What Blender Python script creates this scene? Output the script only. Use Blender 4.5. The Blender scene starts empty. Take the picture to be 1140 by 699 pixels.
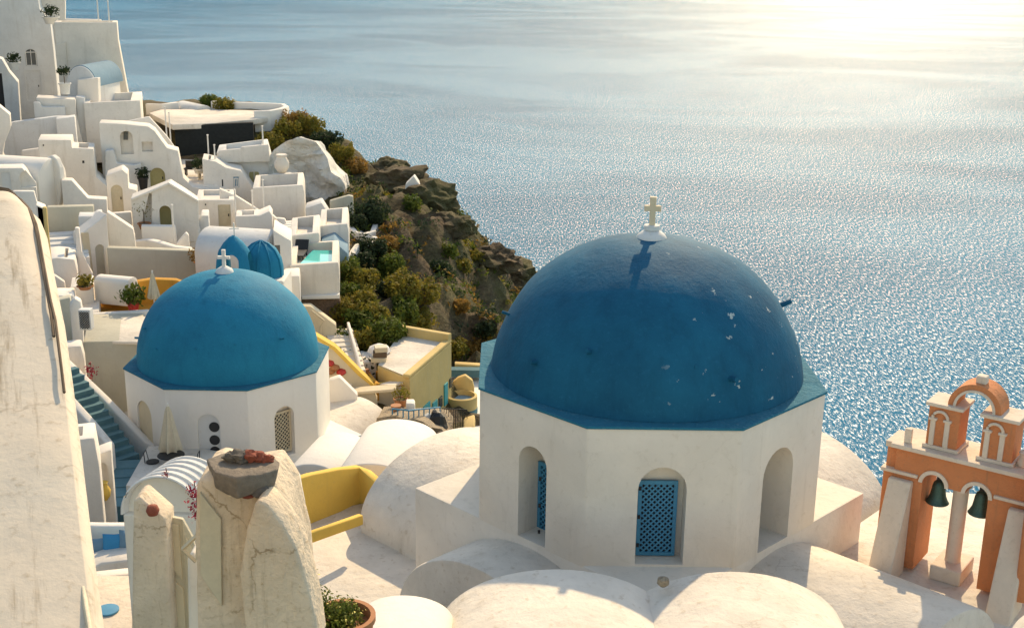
import bpy, bmesh, math, random
import numpy as np
from mathutils import Vector, Matrix, noise
R = math.radians
random.seed(7)
scn = bpy.context.scene
col = scn.collection

# ------------------------------------------------------------------ camera
FPX, PITCH, ROLL = 1379.0, R(16.56), R(0.8)
CF = Vector((0, math.cos(PITCH), -math.sin(PITCH)))
_r, _u = Vector((1, 0, 0)), Vector((1, 0, 0)).cross(CF)
CR = (math.cos(ROLL) * _r + math.sin(ROLL) * _u).normalized()
CU = CR.cross(CF).normalized()
cam_data = bpy.data.cameras.new('camera')
cam = bpy.data.objects.new('camera', cam_data)
col.objects.link(cam)
m = Matrix((CR, CU, -CF)).transposed().to_4x4()
cam.matrix_world = m
cam_data.sensor_width = 36.0
cam_data.lens = FPX / 1140 * 36.0
cam_data.clip_start = 0.1
cam_data.clip_end = 90000
scn.camera = cam

# ------------------------------------------------------------------ sun and sky
SUN_EL, SUN_AZ = R(34), R(15.5)          # azimuth measured from +Y towards +X
world = bpy.data.worlds.new('World')
scn.world = world
world.use_nodes = True
wn = world.node_tree
bg = wn.nodes['Background']
sky = wn.nodes.new('ShaderNodeTexSky')
sky.sky_type = 'NISHITA'
sky.sun_disc = False
sky.sun_elevation = SUN_EL
sky.sun_rotation = SUN_AZ
sky.altitude = 50
sky.air_density = 1.0
sky.dust_density = 0.6
sky.ozone_density = 1.0
wn.links.new(sky.outputs[0], bg.inputs[0])
bg.inputs[1].default_value = 0.15
sl = bpy.data.lights.new('sun', 'SUN')
sl.energy = 2.5
sl.angle = R(0.53)
sl.color = (1.0, 0.87, 0.70)
sun = bpy.data.objects.new('sun', sl)
col.objects.link(sun)
sdir = Vector((math.sin(SUN_AZ) * math.cos(SUN_EL), math.cos(SUN_AZ) * math.cos(SUN_EL), math.sin(SUN_EL)))
sun.rotation_euler = sdir.to_track_quat('Z', 'Y').to_euler()
sun.location = (20, 60, 60)
vs = scn.view_settings
vs.view_transform = 'Standard'
vs.look = 'None'
vs.gamma = 1
vs.use_curve_mapping = False
vs.exposure = 0.86
try:
    vs.use_white_balance = True
    vs.white_balance_temperature = 8700
    vs.white_balance_tint = 8
except Exception:
    pass
scn.cycles.max_bounces = 6
scn.cycles.diffuse_bounces = 4
scn.cycles.use_adaptive_sampling = True

# ------------------------------------------------------------------ picking points
def ray(px, py):
    return CF + CR * ((px - 570) / FPX) - CU * ((py - 349.5) / FPX)
def at(px, py, Y):
    d = ray(px, py)
    return d * (Y / d.y)
def atz(px, py, z):
    d = ray(px, py)
    return d * (z / d.z)
def ppm(p):                                  # photo pixels per metre at a point
    return FPX / p.dot(CF)

class Plane:
    """vertical plane through a point, running along angle a (0 = facing the viewer square on)"""
    def __init__(s, o, a=0.0):
        s.o = Vector(o); s.u = Vector((math.cos(a), math.sin(a), 0)); s.n = Vector((math.sin(a), -math.cos(a), 0))
    def hit(s, px, py):
        d = ray(px, py); t = s.o.dot(s.n) / d.dot(s.n)
        return d * t
    def uz(s, px, py):
        h = s.hit(px, py); return ((h - s.o).dot(s.u), h.z)
    def p(s, u, z, out=0.0):
        q = s.o + s.u * u + s.n * out
        return Vector((q.x, q.y, z))

# ------------------------------------------------------------------ meshes
class MB:
    def __init__(s): s.v = []; s.f = []
    def add(s, vs_, fs_):
        k = len(s.v); s.v += [tuple(v) for v in vs_]; s.f += [tuple(i + k for i in f) for f in fs_]; return s
    def prism(s, poly, vec):
        n = len(poly); poly = [Vector(p) for p in poly]; vec = Vector(vec)
        vs_ = poly + [p + vec for p in poly]
        fs_ = [tuple(range(n)), tuple(reversed(range(n, 2 * n)))]
        fs_ += [(i, i + n, (i + 1) % n + n, (i + 1) % n) for i in range(n)]
        return s.add(vs_, fs_)
    def box(s, c, size, rz=0.0, top=1.0):
        c = Vector(c); a, b, h = size[0] / 2, size[1] / 2, size[2]
        ca, sa = math.cos(rz), math.sin(rz); vs_ = []
        for z, k in ((0, 1.0), (h, top)):
            for x, y in ((-a, -b), (a, -b), (a, b), (-a, b)):
                vs_.append((c.x + (x * ca - y * sa) * k, c.y + (x * sa + y * ca) * k, c.z + z))
        return s.add(vs_, [(3, 2, 1, 0), (4, 5, 6, 7), (0, 1, 5, 4), (1, 2, 6, 5), (2, 3, 7, 6), (3, 0, 4, 7)])
    def lathe(s, c, prof, n=24, ax=None, arc=None, sx=1.0):
        c = Vector(c); vs_ = []; fs_ = []; m_ = len(prof)
        for i in range(n):
            a = 2 * math.pi * i / n
            for r_, z in prof: vs_.append((c.x + r_ * math.cos(a) * sx, c.y + r_ * math.sin(a), c.z + z))
        for i in range(n):
            j = (i + 1) % n
            for k in range(m_ - 1): fs_.append((i * m_ + k, j * m_ + k, j * m_ + k + 1, i * m_ + k + 1))
        if prof[0][0] > 1e-4: fs_.append(tuple(reversed([i * m_ for i in range(n)])))
        if prof[-1][0] > 1e-4: fs_.append(tuple([i * m_ + m_ - 1 for i in range(n)]))
        return s.add(vs_, fs_)
    def tube(s, pts, r0, r1=None, n=8):
        pts = [Vector(p) for p in pts]; r1 = r0 if r1 is None else r1; vs_ = []; fs_ = []
        for i, p in enumerate(pts):
            t = (pts[min(i + 1, len(pts) - 1)] - pts[max(i - 1, 0)]).normalized()
            a = t.cross(Vector((0, 0, 1)) if abs(t.z) < .9 else Vector((1, 0, 0))).normalized(); b = t.cross(a)
            r_ = r0 + (r1 - r0) * i / max(1, len(pts) - 1)
            for k in range(n):
                g = 2 * math.pi * k / n; vs_.append(p + (a * math.cos(g) + b * math.sin(g)) * r_)
        for i in range(len(pts) - 1):
            for k in range(n): fs_.append((i * n + k, i * n + (k + 1) % n, (i + 1) * n + (k + 1) % n, (i + 1) * n + k))
        fs_.append(tuple(reversed(range(n)))); fs_.append(tuple(range((len(pts) - 1) * n, len(pts) * n)))
        return s.add(vs_, fs_)
    def barrel(s, p0, p1, w, h, zs, zb, n=24, arc0=0.0, arc1=math.pi):
        """vault from p0 to p1 (plan points), half width w, rise h above springing zs, walls down to zb"""
        p0, p1 = Vector((p0[0], p0[1], 0)), Vector((p1[0], p1[1], 0))
        t = (p1 - p0).normalized(); q = Vector((t.y, -t.x, 0)); sec = [(w, zb)]
        for i in range(n + 1):
            a = arc0 + (arc1 - arc0) * i / n; sec.append((w * math.cos(a), zs + h * math.sin(a)))
        sec.append((-w, zb))
        return s.prism([p0 + q * x + Vector((0, 0, z)) for x, z in sec], p1 - p0)

def fix_normals(me):
    bm = bmesh.new(); bm.from_mesh(me)
    bmesh.ops.remove_doubles(bm, verts=bm.verts, dist=1e-5)
    bmesh.ops.recalc_face_normals(bm, faces=bm.faces)
    bm.to_mesh(me); bm.free()

def link_mesh(name, mb, mat, parent=None, smooth=None, bevel=0.0, cuts=None, seg=2, origin=None, nofix=False):
    o0 = Vector(origin) if origin is not None else (parent['_o'] and Vector(parent['_o']) if parent and '_o' in parent else None)
    if o0 is None:
        xs = np.array(mb.v); o0 = Vector(((xs[:, 0].min() + xs[:, 0].max()) / 2, (xs[:, 1].min() + xs[:, 1].max()) / 2, xs[:, 2].min()))
    me = bpy.data.meshes.new(name)
    me.from_pydata([(v[0] - o0.x, v[1] - o0.y, v[2] - o0.z) for v in mb.v], [], mb.f)
    if not nofix: fix_normals(me)
    me.materials.append(mat)
    ob = bpy.data.objects.new(name, me); col.objects.link(ob)
    if parent: ob.parent = parent
    else: ob.location = o0
    ob['_o'] = tuple(o0)
    tmp = []
    if bevel > 0:
        b = ob.modifiers.new('bevel', 'BEVEL'); b.width = bevel; b.segments = seg; b.limit_method = 'ANGLE'; b.angle_limit = R(32)
        b.use_clamp_overlap = True
    for c in (cuts or []):
        cm = bpy.data.meshes.new('c'); cm.from_pydata([(v[0] - o0.x, v[1] - o0.y, v[2] - o0.z) for v in c.v], [], c.f); fix_normals(cm)
        co = bpy.data.objects.new('cutter', cm); col.objects.link(co); co.matrix_world = Matrix.Translation(o0)
        tmp.append(co); md = ob.modifiers.new('cut', 'BOOLEAN'); md.object = co; md.operation = 'DIFFERENCE'; md.solver = 'EXACT'
    if tmp or bevel > 0:
        bpy.context.view_layer.update()
        dg = bpy.context.evaluated_depsgraph_get()
        nm = bpy.data.meshes.new_from_object(ob.evaluated_get(dg)); ob.modifiers.clear(); ob.data = nm; nm.name = name
        if not nm.materials: nm.materials.append(mat)
        for c in tmp: bpy.data.objects.remove(c)
    if smooth is not None:
        ob.data.shade_smooth() if hasattr(ob.data, 'shade_smooth') else None
        try: ob.data.set_sharp_from_angle(angle=R(smooth))
        except Exception: pass
    return ob

def tag(o, label=None, cat=None, group=None, kind=None):
    if label: o['label'] = label
    if cat: o['category'] = cat
    if group: o['group'] = group
    if kind: o['kind'] = kind
    return o

def thing(name, loc, label, cat, group=None):
    o = bpy.data.objects.new(name, None); col.objects.link(o); o.location = loc; o['_o'] = tuple(loc)
    o.empty_display_size = .3
    return tag(o, label, cat, group)

def copy_tree(o, parent=None):
    c = o.copy(); col.objects.link(c)
    if parent: c.parent = parent
    for ch in [x for x in bpy.data.objects if x.parent == o]: copy_tree(ch, c)
    return c

# ------------------------------------------------------------------ materials
def mat_new(name):
    mt = bpy.data.materials.new(name); mt.use_nodes = True; nt = mt.node_tree
    return mt, nt, nt.nodes['Principled BSDF']
def nz(nt, scale, detail=4, rough=.55, vec=None, dist=0.0):
    n = nt.nodes.new('ShaderNodeTexNoise'); n.inputs['Scale'].default_value = scale; n.inputs['Detail'].default_value = detail
    n.inputs['Roughness'].default_value = rough; n.inputs['Distortion'].default_value = dist
    if vec: nt.links.new(vec, n.inputs['Vector'])
    return n
def pos(nt, scale=(1, 1, 1), rot=0.0):
    g = nt.nodes.new('ShaderNodeNewGeometry'); mp = nt.nodes.new('ShaderNodeMapping'); mp.inputs['Scale'].default_value = scale; src = g.outputs['Position']
    if rot:
        m0 = nt.nodes.new('ShaderNodeMapping'); m0.inputs['Rotation'].default_value = (0, 0, rot); nt.links.new(src, m0.inputs['Vector']); src = m0.outputs[0]
    nt.links.new(src, mp.inputs['Vector']); return mp.outputs[0]
def ramp(nt, src, stops):
    r_ = nt.nodes.new('ShaderNodeValToRGB'); e = r_.color_ramp.elements
    while len(e) < len(stops): e.new(.5)
    for i, (p_, c_) in enumerate(stops):
        e[i].position = p_; e[i].color = (c_ if len(c_) == 4 else (*c_, 1)) if not isinstance(c_, float) else (c_, c_, c_, 1)
    nt.links.new(src, r_.inputs[0]); return r_.outputs[0]
def mixc(nt, fac, a, b, mode='MIX'):
    n = nt.nodes.new('ShaderNodeMix'); n.data_type = 'RGBA'; n.blend_type = mode
    if isinstance(fac, float): n.inputs[0].default_value = fac
    else: nt.links.new(fac, n.inputs[0])
    for k, x in ((6, a), (7, b)):
        if isinstance(x, tuple): n.inputs[k].default_value = (*x, 1)
        else: nt.links.new(x, n.inputs[k])
    return n.outputs[2]
def bump(nt, src, strength, dist, prev=None):
    b = nt.nodes.new('ShaderNodeBump'); b.inputs['Strength'].default_value = strength; b.inputs['Distance'].default_value = dist
    nt.links.new(src, b.inputs['Height'])
    if prev: nt.links.new(prev, b.inputs['Normal'])
    return b.outputs[0]
def plaster(name, c, stain=(.45, .36, .25), amt=.42, streak=.32, bmp=.35, rough=.85, sc=1.0, lum=.14, sdir=(2.2, 2.2, .22), srot=0.0, crack=0.0):
    mt, nt, b = mat_new(name)
    p = pos(nt); n1 = nz(nt, .55 * sc, 6, .62, p); n2 = nz(nt, 6 * sc, 5, .6, p); n3 = nz(nt, 45, 3, .6, p)
    ps = pos(nt, sdir, srot); n4 = nz(nt, 1.3 * sc, 5, .65, ps)
    c2 = tuple(x * (1 - lum) for x in c)
    base = mixc(nt, ramp(nt, n1.outputs[0], [(.35, 0.0), (.65, 1.0)]), c, c2)
    base = mixc(nt, ramp(nt, n2.outputs[0], [(.58, 0.0), (.85, amt)]), base, stain)
    base = mixc(nt, ramp(nt, n4.outputs[0], [(.56, 0.0), (.80, streak)]), base, tuple(x * .8 for x in stain))
    if crack:
        wv = nt.nodes.new('ShaderNodeVectorMath'); wv.operation = 'MULTIPLY_ADD'; wv.inputs[1].default_value = (.5, .5, .5); nt.links.new(nz(nt, 1.7, 5, .7, p).outputs['Color'], wv.inputs[0]); nt.links.new(p, wv.inputs[2])
        vo = nt.nodes.new('ShaderNodeTexVoronoi'); vo.feature = 'DISTANCE_TO_EDGE'; vo.inputs['Scale'].default_value = .75; nt.links.new(wv.outputs[0], vo.inputs['Vector'])
        ck = mixc(nt, 1.0, ramp(nt, vo.outputs['Distance'], [(.0, 1.0), (.012, 0.0)]), ramp(nt, n1.outputs[0], [(.45, 0.0), (.6, crack)]), 'MULTIPLY')
        base = mixc(nt, ck, base, tuple(x * .7 for x in stain))
    nt.links.new(base, b.inputs['Base Color'])
    b.inputs['Roughness'].default_value = rough
    b.inputs['Specular IOR Level'].default_value = .25
    q = bump(nt, n1.outputs[0], .5 * bmp, .25); q = bump(nt, n2.outputs[0], bmp, .03, q); q = bump(nt, n3.outputs[0], bmp * .6, .006, q)
    nt.links.new(q, b.inputs['Normal'])
    return mt
def plain(name, c, rough=.6, metal=0.0, bmp=0.0, var=.15, sc=8):
    mt, nt, b = mat_new(name)
    n = nz(nt, sc, 4, .6, pos(nt)); cc = mixc(nt, n.outputs[0], tuple(x * (1 - var) for x in c), tuple(min(1, x * (1 + var)) for x in c))
    nt.links.new(cc, b.inputs['Base Color']); b.inputs['Roughness'].default_value = rough; b.inputs['Metallic'].default_value = metal
    if bmp: nt.links.new(bump(nt, n.outputs[0], bmp, .02), b.inputs['Normal'])
    return mt

WH = (.82, .76, .68)
M = {}
M['white'] = plaster('whitewash', WH)
M['white_warm'] = plaster('warm_whitewash', (.82, .735, .63), crack=.10)
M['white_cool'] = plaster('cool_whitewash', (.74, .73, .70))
M['white_clean'] = plaster('clean_whitewash', (.84, .78, .70), amt=.15, streak=.08, lum=.05)
M['roof'] = plaster('roof_plaster', (.80, .72, .62), stain=(.44, .33, .22), amt=.9, streak=.35, bmp=.7, lum=.24, crack=.28)
M['old'] = plaster('weathered_plaster', (.72, .60, .47), stain=(.36, .26, .15), amt=.7, streak=.6, bmp=.7, lum=.18)
M['oldw'] = plaster('foreground_weathered_plaster', (.74, .63, .50), stain=(.30, .20, .10), amt=.75, streak=1.0, bmp=.14, sc=2.6, lum=.12, sdir=(3.2, .28, .5), srot=-.37, crack=.5)
M['cream'] = plaster('cream_plaster', (.72, .60, .42))
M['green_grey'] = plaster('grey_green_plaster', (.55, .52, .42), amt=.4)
M['yellow'] = plaster('yellow_plaster', (.82, .53, .12), stain=(.5, .33, .14), amt=.35, streak=.2)
M['yellow_pale'] = plaster('pale_yellow_plaster', (.70, .50, .21), stain=(.62, .55, .42), amt=.5, streak=.3)
M['ochre'] = plaster('ochre_plaster', (.62, .30, .05), stain=(.4, .2, .06), amt=.3)
M['orange'] = plaster('orange_plaster', (.67, .25, .11), stain=(.40, .21, .12), amt=.8, streak=.7, bmp=.7, sc=2)
M['trim'] = plaster('trim_plaster', (.76, .64, .52), stain=(.4, .3, .2), amt=.5, sc=2)
M['teal_step'] = plaster('teal_steps', (.10, .22, .25), stain=(.2, .3, .3), amt=.3, lum=.25)
M['blue_roof'] = plaster('pale_blue_paint', (.20, .32, .40), stain=(.4, .5, .52), amt=.3)
M['ledge'] = plaster('blue_ledge_paint', (.006, .165, .25), stain=(.16, .34, .40), amt=.6, bmp=1.0, sc=2.0)
M['shutter'] = plain('blue_shutter_paint', (.03, .22, .36), .5)
M['shutter_teal'] = plain('teal_door_paint', (.03, .36, .38), .5)
M['dark'] = plain('dark_opening', (.03, .03, .03), .8)
M['glass'] = plain('dark_window_glass', (.05, .07, .08), .12)
M['wood_cream'] = plain('cream_painted_wood', (.58, .50, .36), .6, bmp=.3, sc=14)
M['door_beige'] = plain('beige_door', (.55, .47, .33), .6)
M['door_olive'] = plain('olive_door', (.42, .36, .16), .6)
M['pole'] = plain('white_pole_paint', (.78, .74, .68), .5)
M['bronze'] = plain('green_bronze', (.06, .12, .10), .5, .6, .4, .35, 30)
M['iron'] = plain('black_iron', (.03, .03, .03), .5, .5)
M['fabric'] = plain('cream_parasol_cloth', (.66, .57, .42), .9, bmp=.3)
M['awning'] = plain('white_canopy_cloth', (.74, .70, .66), .8)
M['pot_terra'] = plain('terracotta', (.42, .17, .07), .8, bmp=.3)
M['pot_red'] = plain('red_pot', (.55, .04, .03), .5)
M['pot_white'] = plain('white_pot', (.75, .72, .66), .6)
M['cush'] = [plain('deep_blue_cushion', (.02, .16, .34), .9), plain('grey_blue_cushion', (.14, .26, .34), .9), plain('bright_blue_cushion', (.02, .25, .46), .9)]
M['pool'] = plain('turquoise_pool_water', (.05, .55, .50), .05)
M['black_stone'] = plain('black_lava_stone', (.014, .017, .017), .95, bmp=1.0, var=.6, sc=5)
M['flower'] = plain('red_flowers', (.35, .02, .04), .7)
M['rock_red'] = plain('red_lava_rock', (.28, .07, .04), .9, bmp=1.0, var=.4, sc=20)
M['slab_rock'] = plain('tan_grey_slab_rock', (.20, .165, .13), .9, bmp=1.0, var=.45, sc=16)
M['rock_dark'] = plain('dark_lava_rock', (.12, .105, .09), .9, bmp=1.0, var=.5, sc=20)

def brick_mat():
    mt, nt, b = mat_new('brown_stone_masonry')
    v = nt.nodes.new('ShaderNodeTexVoronoi'); v.inputs['Scale'].default_value = 5; v.feature = 'DISTANCE_TO_EDGE'
    p = pos(nt, (1, 1, 1.6)); nt.links.new(p, v.inputs['Vector'])
    n = nz(nt, 4, 4, .6, p)
    c = mixc(nt, n.outputs[0], (.12, .07, .045), (.26, .17, .11)); c = mixc(nt, ramp(nt, v.outputs[0], [(.0, 1.0), (.06, 0.0)]), c, (.09, .07, .05))
    nt.links.new(c, b.inputs['Base Color']); b.inputs['Roughness'].default_value = .9
    nt.links.new(bump(nt, v.outputs[0], 1, .06), b.inputs['Normal']); return mt
M['brick'] = brick_mat()

def dome_mat(name, c, c2, chips, cmin=None):
    mt, nt, b = mat_new(name); p = pos(nt)
    n1 = nz(nt, .8, 5, .6, p); n2 = nz(nt, 14, 5, .7, p); n3 = nz(nt, 60, 3, .6, p)
    base = mixc(nt, ramp(nt, n1.outputs[0], [(.3, 0.0), (.7, 1.0)]), c, c2)
    base = mixc(nt, ramp(nt, n2.outputs[0], [(.55, 0.0), (.8, .35)]), base, tuple(x * 1.5 + .02 for x in c2))
    if chips:
        w = nz(nt, 3.6, 7, .62, pos(nt, (1, 1, 1.5)))
        ch = ramp(nt, w.outputs[0], [(.665, 0.0), (.675, 1.0)])
        # the peeling patch is on one side of the dome
        sx = nt.nodes.new('ShaderNodeSeparateXYZ'); nt.links.new(p, sx.inputs[0])
        mr = nt.nodes.new('ShaderNodeMapRange'); mr.inputs[1].default_value = 2.6; mr.inputs[2].default_value = 3.6; nt.links.new(sx.outputs[0], mr.inputs[0])
        ml = nt.nodes.new('ShaderNodeMath'); ml.operation = 'MULTIPLY'; nt.links.new(ch, ml.inputs[0]); nt.links.new(mr.outputs[0], ml.inputs[1])
        base = mixc(nt, ml.outputs[0], base, (.45, .52, .50))
    nt.links.new(base, b.inputs['Base Color']); b.inputs['Roughness'].default_value = .7; b.inputs['Specular IOR Level'].default_value = .12
    n5 = nz(nt, 2.2, 5, .65, pos(nt, (1.6, 1.6, .25)))
    base = mixc(nt, ramp(nt, n5.outputs[0], [(.5, 0.0), (.75, .4)]), base, tuple(x * .62 for x in c))
    nt.links.new(base, b.inputs['Base Color'])
    q = bump(nt, n1.outputs[0], .35, .15); q = bump(nt, n2.outputs[0], .5, .018, q); q = bump(nt, n3.outputs[0], .4, .006, q)
    nt.links.new(q, b.inputs['Normal']); return mt
M['dome_a'] = dome_mat('deep_blue_dome_paint', (.0, .082, .155), (.0, .125, .22), True)
M['dome_b'] = dome_mat('bright_blue_dome_paint', (.0, .17, .285), (.0, .225, .36), False)

def sea_mat():
    mt, nt, b = mat_new('sea_water')
    big = nz(nt, .0028, 4, .6, pos(nt, (1, 1.5, 1)), 1.0)
    cc = mixc(nt, ramp(nt, big.outputs[0], [(.42, 0.0), (.60, 1.0)]), (.005, .15, .265), (.003, .11, .205))
    n1 = nz(nt, .42, 7, .8, pos(nt, (1, .25, 1))); n2 = nz(nt, .05, 5, .7, pos(nt, (1, .22, 1))); n3 = nz(nt, 1.5, 8, .85, pos(nt, (1, .30, 1)))
    q = bump(nt, n1.outputs[0], 1.0, 1.2)
    df = nt.nodes.new('ShaderNodeBsdfDiffuse'); nt.links.new(cc, df.inputs[0])
    gl = nt.nodes.new('ShaderNodeBsdfAnisotropic'); gl.distribution = 'BECKMANN'; gl.inputs['Color'].default_value = (.95, .97, 1, 1); gl.inputs['Roughness'].default_value = .455
    nt.links.new(q, gl.inputs['Normal'])
    mx = nt.nodes.new('ShaderNodeMixShader')
    # ruffled patches reflect less; sun sparkle put into the gloss mix as noise
    k = nt.nodes.new('ShaderNodeMath'); k.operation = 'MULTIPLY'
    nt.links.new(ramp(nt, big.outputs[0], [(.40, 1.0), (.62, .82)]), k.inputs[0]); nt.links.new(ramp(nt, n3.outputs[0], [(.45, .006), (.53, .05), (.60, .68)]), k.inputs[1]); nt.links.new(k.outputs[0], mx.inputs[0])
    nt.links.new(df.outputs[0], mx.inputs[1]); nt.links.new(gl.outputs[0], mx.inputs[2]); nt.links.new(mx.outputs[0], nt.nodes['Material Output'].inputs[0])
    return mt
M['sea'] = sea_mat()

def rock_mat():
    mt, nt, b = mat_new('hillside_rock_and_earth'); p = pos(nt)
    n1 = nz(nt, .25, 6, .65, p); n2 = nz(nt, 1.6, 6, .7, pos(nt, (1, 1, 2.2)), .6); n3 = nz(nt, 9, 4, .7, p)
    c = ramp(nt, n2.outputs[0], [(.3, (.05, .032, .018)), (.48, (.13, .085, .045)), (.6, (.22, .15, .08)), (.75, (.34, .25, .15))])
    c = mixc(nt, ramp(nt, n1.outputs[0], [(.42, 0.0), (.6, .8)]), c, (.12, .115, .035))
    c = mixc(nt, ramp(nt, n3.outputs[0], [(.55, 0.0), (.75, .5)]), c, (.08, .055, .035))
    nt.links.new(c, b.inputs['Base Color']); b.inputs['Roughness'].default_value = .95
    q = bump(nt, n2.outputs[0], 1, .5); q = bump(nt, n3.outputs[0], 1, .08, q); nt.links.new(q, b.inputs['Normal']); return mt
M['rock'] = rock_mat()
def wrock_mat():
    mt, nt, b = mat_new('whitewashed_rock'); p = pos(nt); n1 = nz(nt, .5, 6, .65, p); n2 = nz(nt, 3, 5, .7, p)
    c = mixc(nt, ramp(nt, n1.outputs[0], [(.5, 0.0), (.68, 1.0)]), (.74, .70, .64), (.46, .47, .43)); c = mixc(nt, ramp(nt, n2.outputs[0], [(.6, 0.0), (.75, .6)]), c, (.4, .32, .22))
    nt.links.new(c, b.inputs['Base Color']); b.inputs['Roughness'].default_value = .9
    q = bump(nt, n1.outputs[0], 1, .5); nt.links.new(bump(nt, n2.outputs[0], 1, .1, q), b.inputs['Normal']); return mt
M['wrock'] = wrock_mat()
M['rubble'] = plaster('pale_rubble', (.42, .33, .23), stain=(.14, .10, .07), amt=1.0, bmp=2.0, sc=3)
M['oldf'] = plaster('stained_foreground_plaster', (.78, .63, .47), stain=(.36, .23, .11), amt=.85, streak=.75, bmp=.6, sc=3.2, lum=.22, crack=.8)
def leaf_mat(name, a, b2):
    mt, nt, b = mat_new(name); n = nz(nt, 2.2, 4, .7, pos(nt))
    c = mixc(nt, ramp(nt, n.outputs[0], [(.38, 0.0), (.62, 1.0)]), a, b2)
    nt.links.new(c, b.inputs['Base Color']); b.inputs['Roughness'].default_value = .7; b.inputs['Specular IOR Level'].default_value = .2
    tr = nt.nodes.new('ShaderNodeBsdfTranslucent'); nt.links.new(c, tr.inputs[0]); mx = nt.nodes.new('ShaderNodeMixShader'); mx.inputs[0].default_value = .4
    nt.links.new(b.outputs[0], mx.inputs[1]); nt.links.new(tr.outputs[0], mx.inputs[2]); nt.links.new(mx.outputs[0], nt.nodes['Material Output'].inputs[0])
    return mt
M['leaf_green'] = leaf_mat('green_leaves', (.06, .10, .018), (.15, .17, .03))
M['leaf_gold'] = leaf_mat('golden_leaves', (.15, .15, .025), (.27, .20, .035))
M['leaf_dark'] = leaf_mat('dark_leaves', (.02, .04, .018), (.05, .07, .03))
M['leaf_orange'] = leaf_mat('orange_leaves', (.22, .13, .03), (.34, .19, .05))
M['stem'] = plain('woody_stem', (.12, .08, .05), .9)
# ================================================================== terrain, sea
CP = []
def cp(px, py, Y): p = at(px - (15 if px > 540 and py < 360 else 0), py - (9 if 300 < px < 540 and py < 330 else 0), Y); CP.append((p.x, p.y, p.z))
# ridge and its silhouette against the sea
for a in [(190, 130, 104), (235, 126, 102), (280, 130, 98), (320, 136, 93), (360, 158, 90), (395, 180, 87), (432, 196, 85), (470, 224, 82),
          (505, 243, 80), (540, 272, 77), (566, 300, 74), (578, 322, 72), (582, 352, 69), (600, 420, 66),
          # near side of the spur
          (330, 185, 82), (395, 225, 76), (450, 250, 72), (510, 285, 68), (545, 330, 63), (420, 270, 65), (395, 300, 58), (440, 310, 60), (490, 330, 60),
          (380, 345, 53), (420, 350, 54), (470, 365, 55), (520, 380, 57), (560, 390, 60), (400, 390, 49), (395, 455, 44), (372, 430, 45.5), (440, 480, 42.5), (480, 482, 43.5), (520, 492, 45.5), (470, 468, 46), (515, 457, 52), (527, 432, 56), (505, 425, 54),
          (430, 490, 40), (460, 515, 35), (440, 540, 32), (400, 540, 31), (330, 575, 30)]: cp(*a)
# under the village
for a in [(150, 180, 76), (60, 120, 88), (60, 200, 66), (250, 230, 70), (150, 270, 58), (300, 300, 54), (60, 330, 44), (130, 330, 50), (110, 400, 43), (60, 450, 36), (180, 480, 36), (120, 560, 30), (100, 650, 24), (0, 110, 92), (0, 300, 45)]:
    p = at(*a); CP.append((p.x, p.y, p.z - 2.5))
CP += [(-60, 40, -2), (-60, 80, 2), (-60, 110, 3), (-45, 60, -3), (-40, 20, -3), (-22, 8, -7), (-10, 5, -12), (0, 0, -14), (8, 8, -15), (12, 20, -15.5), (0, 18, -15.5), (5, 30, -17), (0, 36, -18.5), (11, 30, -19), (-6, 40, -19), (-10, 30, -18),
       (16, 15, -20), (18, 25, -26), (16, 35, -32), (20, 5, -22), (30, 20, -50), (8, 45, -26), (14, 60, -40), (6, 56, -24),
       (10, 75, -34), (8, 85, -40), (0, 95, -38), (-8, 105, -36), (-15, 112, -34), (-25, 116, -30), (-45, 120, -22), (30, 60, -70), (25, 90, -75), (10, 110, -72), (-10, 125, -70), (-40, 132, -60),
       (50, 10, -95), (50, 60, -112), (45, 100, -114), (20, 130, -114), (-20, 142, -113), (-60, 142, -90), (60, 30, -114), (38, 40, -85), (60, -5, -100), (-60, 0, 2), (60, 142, -120)]
CPa = np.array(CP, float)
def _fit():
    P = CPa[:, :2]; n = len(P)
    K = np.sqrt(((P[:, None] - P[None]) ** 2).sum(-1) + 4.0); A = np.zeros((n + 3, n + 3)); A[:n, :n] = K + np.eye(n) * -.3
    A[:n, n] = 1; A[:n, n + 1:] = P; A[n, :n] = 1; A[n + 1:, :n] = P.T
    return np.linalg.solve(A, np.r_[CPa[:, 2], 0, 0, 0])
TW = _fit()
def T(x, y):
    x = np.asarray(x, float); y = np.asarray(y, float); P = CPa[:, :2]; n = len(P)
    d = np.sqrt((x[..., None] - P[:, 0]) ** 2 + (y[..., None] - P[:, 1]) ** 2 + 4.0)
    return d @ TW[:n] + TW[n] + TW[n + 1] * x + TW[n + 2] * y
def wild(x, y):
    """1 on the bare spur and cliff, 0 in the village"""
    e = -26 + (y - 45) * -.02
    w = min(1, max(0, (x - (-.145 * y - 1.5)) / 4)) * min(1, max(0, (y - 38) / 8))
    if y > 88: w = max(w, min(1, (y - 88) / 6))
    if x > 12: w = max(w, min(1, (x - 12) / 6))
    if x < -.17 * y: w *= .2
    return w
def rocky(x, y, z):
    w = wild(x, y)
    if w <= 0: return 0.0
    v = Vector((x * .16, y * .16, z * .22)); a = noise.ridged_multi_fractal(v, .9, 2.1, 5, 1.0, 2.0) - 1.1
    b = noise.fractal(Vector((x * .6, y * .6, 3.3)), .8, 2, 4)
    c = abs(noise.noise(Vector((x * .35, y * .35, 9.0))))
    far = 1 + min(2.0, max(0.0, -z - 30) / 20)
    s_ = math.sin(z * 1.9 + noise.noise(v * .7) * 4) * .35
    return w * (a * 1.3 * far + b * .8 - c * 1.7 + s_ + .35)
nx, ny = 250, 315
xs = np.linspace(-60, 60, nx); ys = np.linspace(-5, 142, ny)
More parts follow.
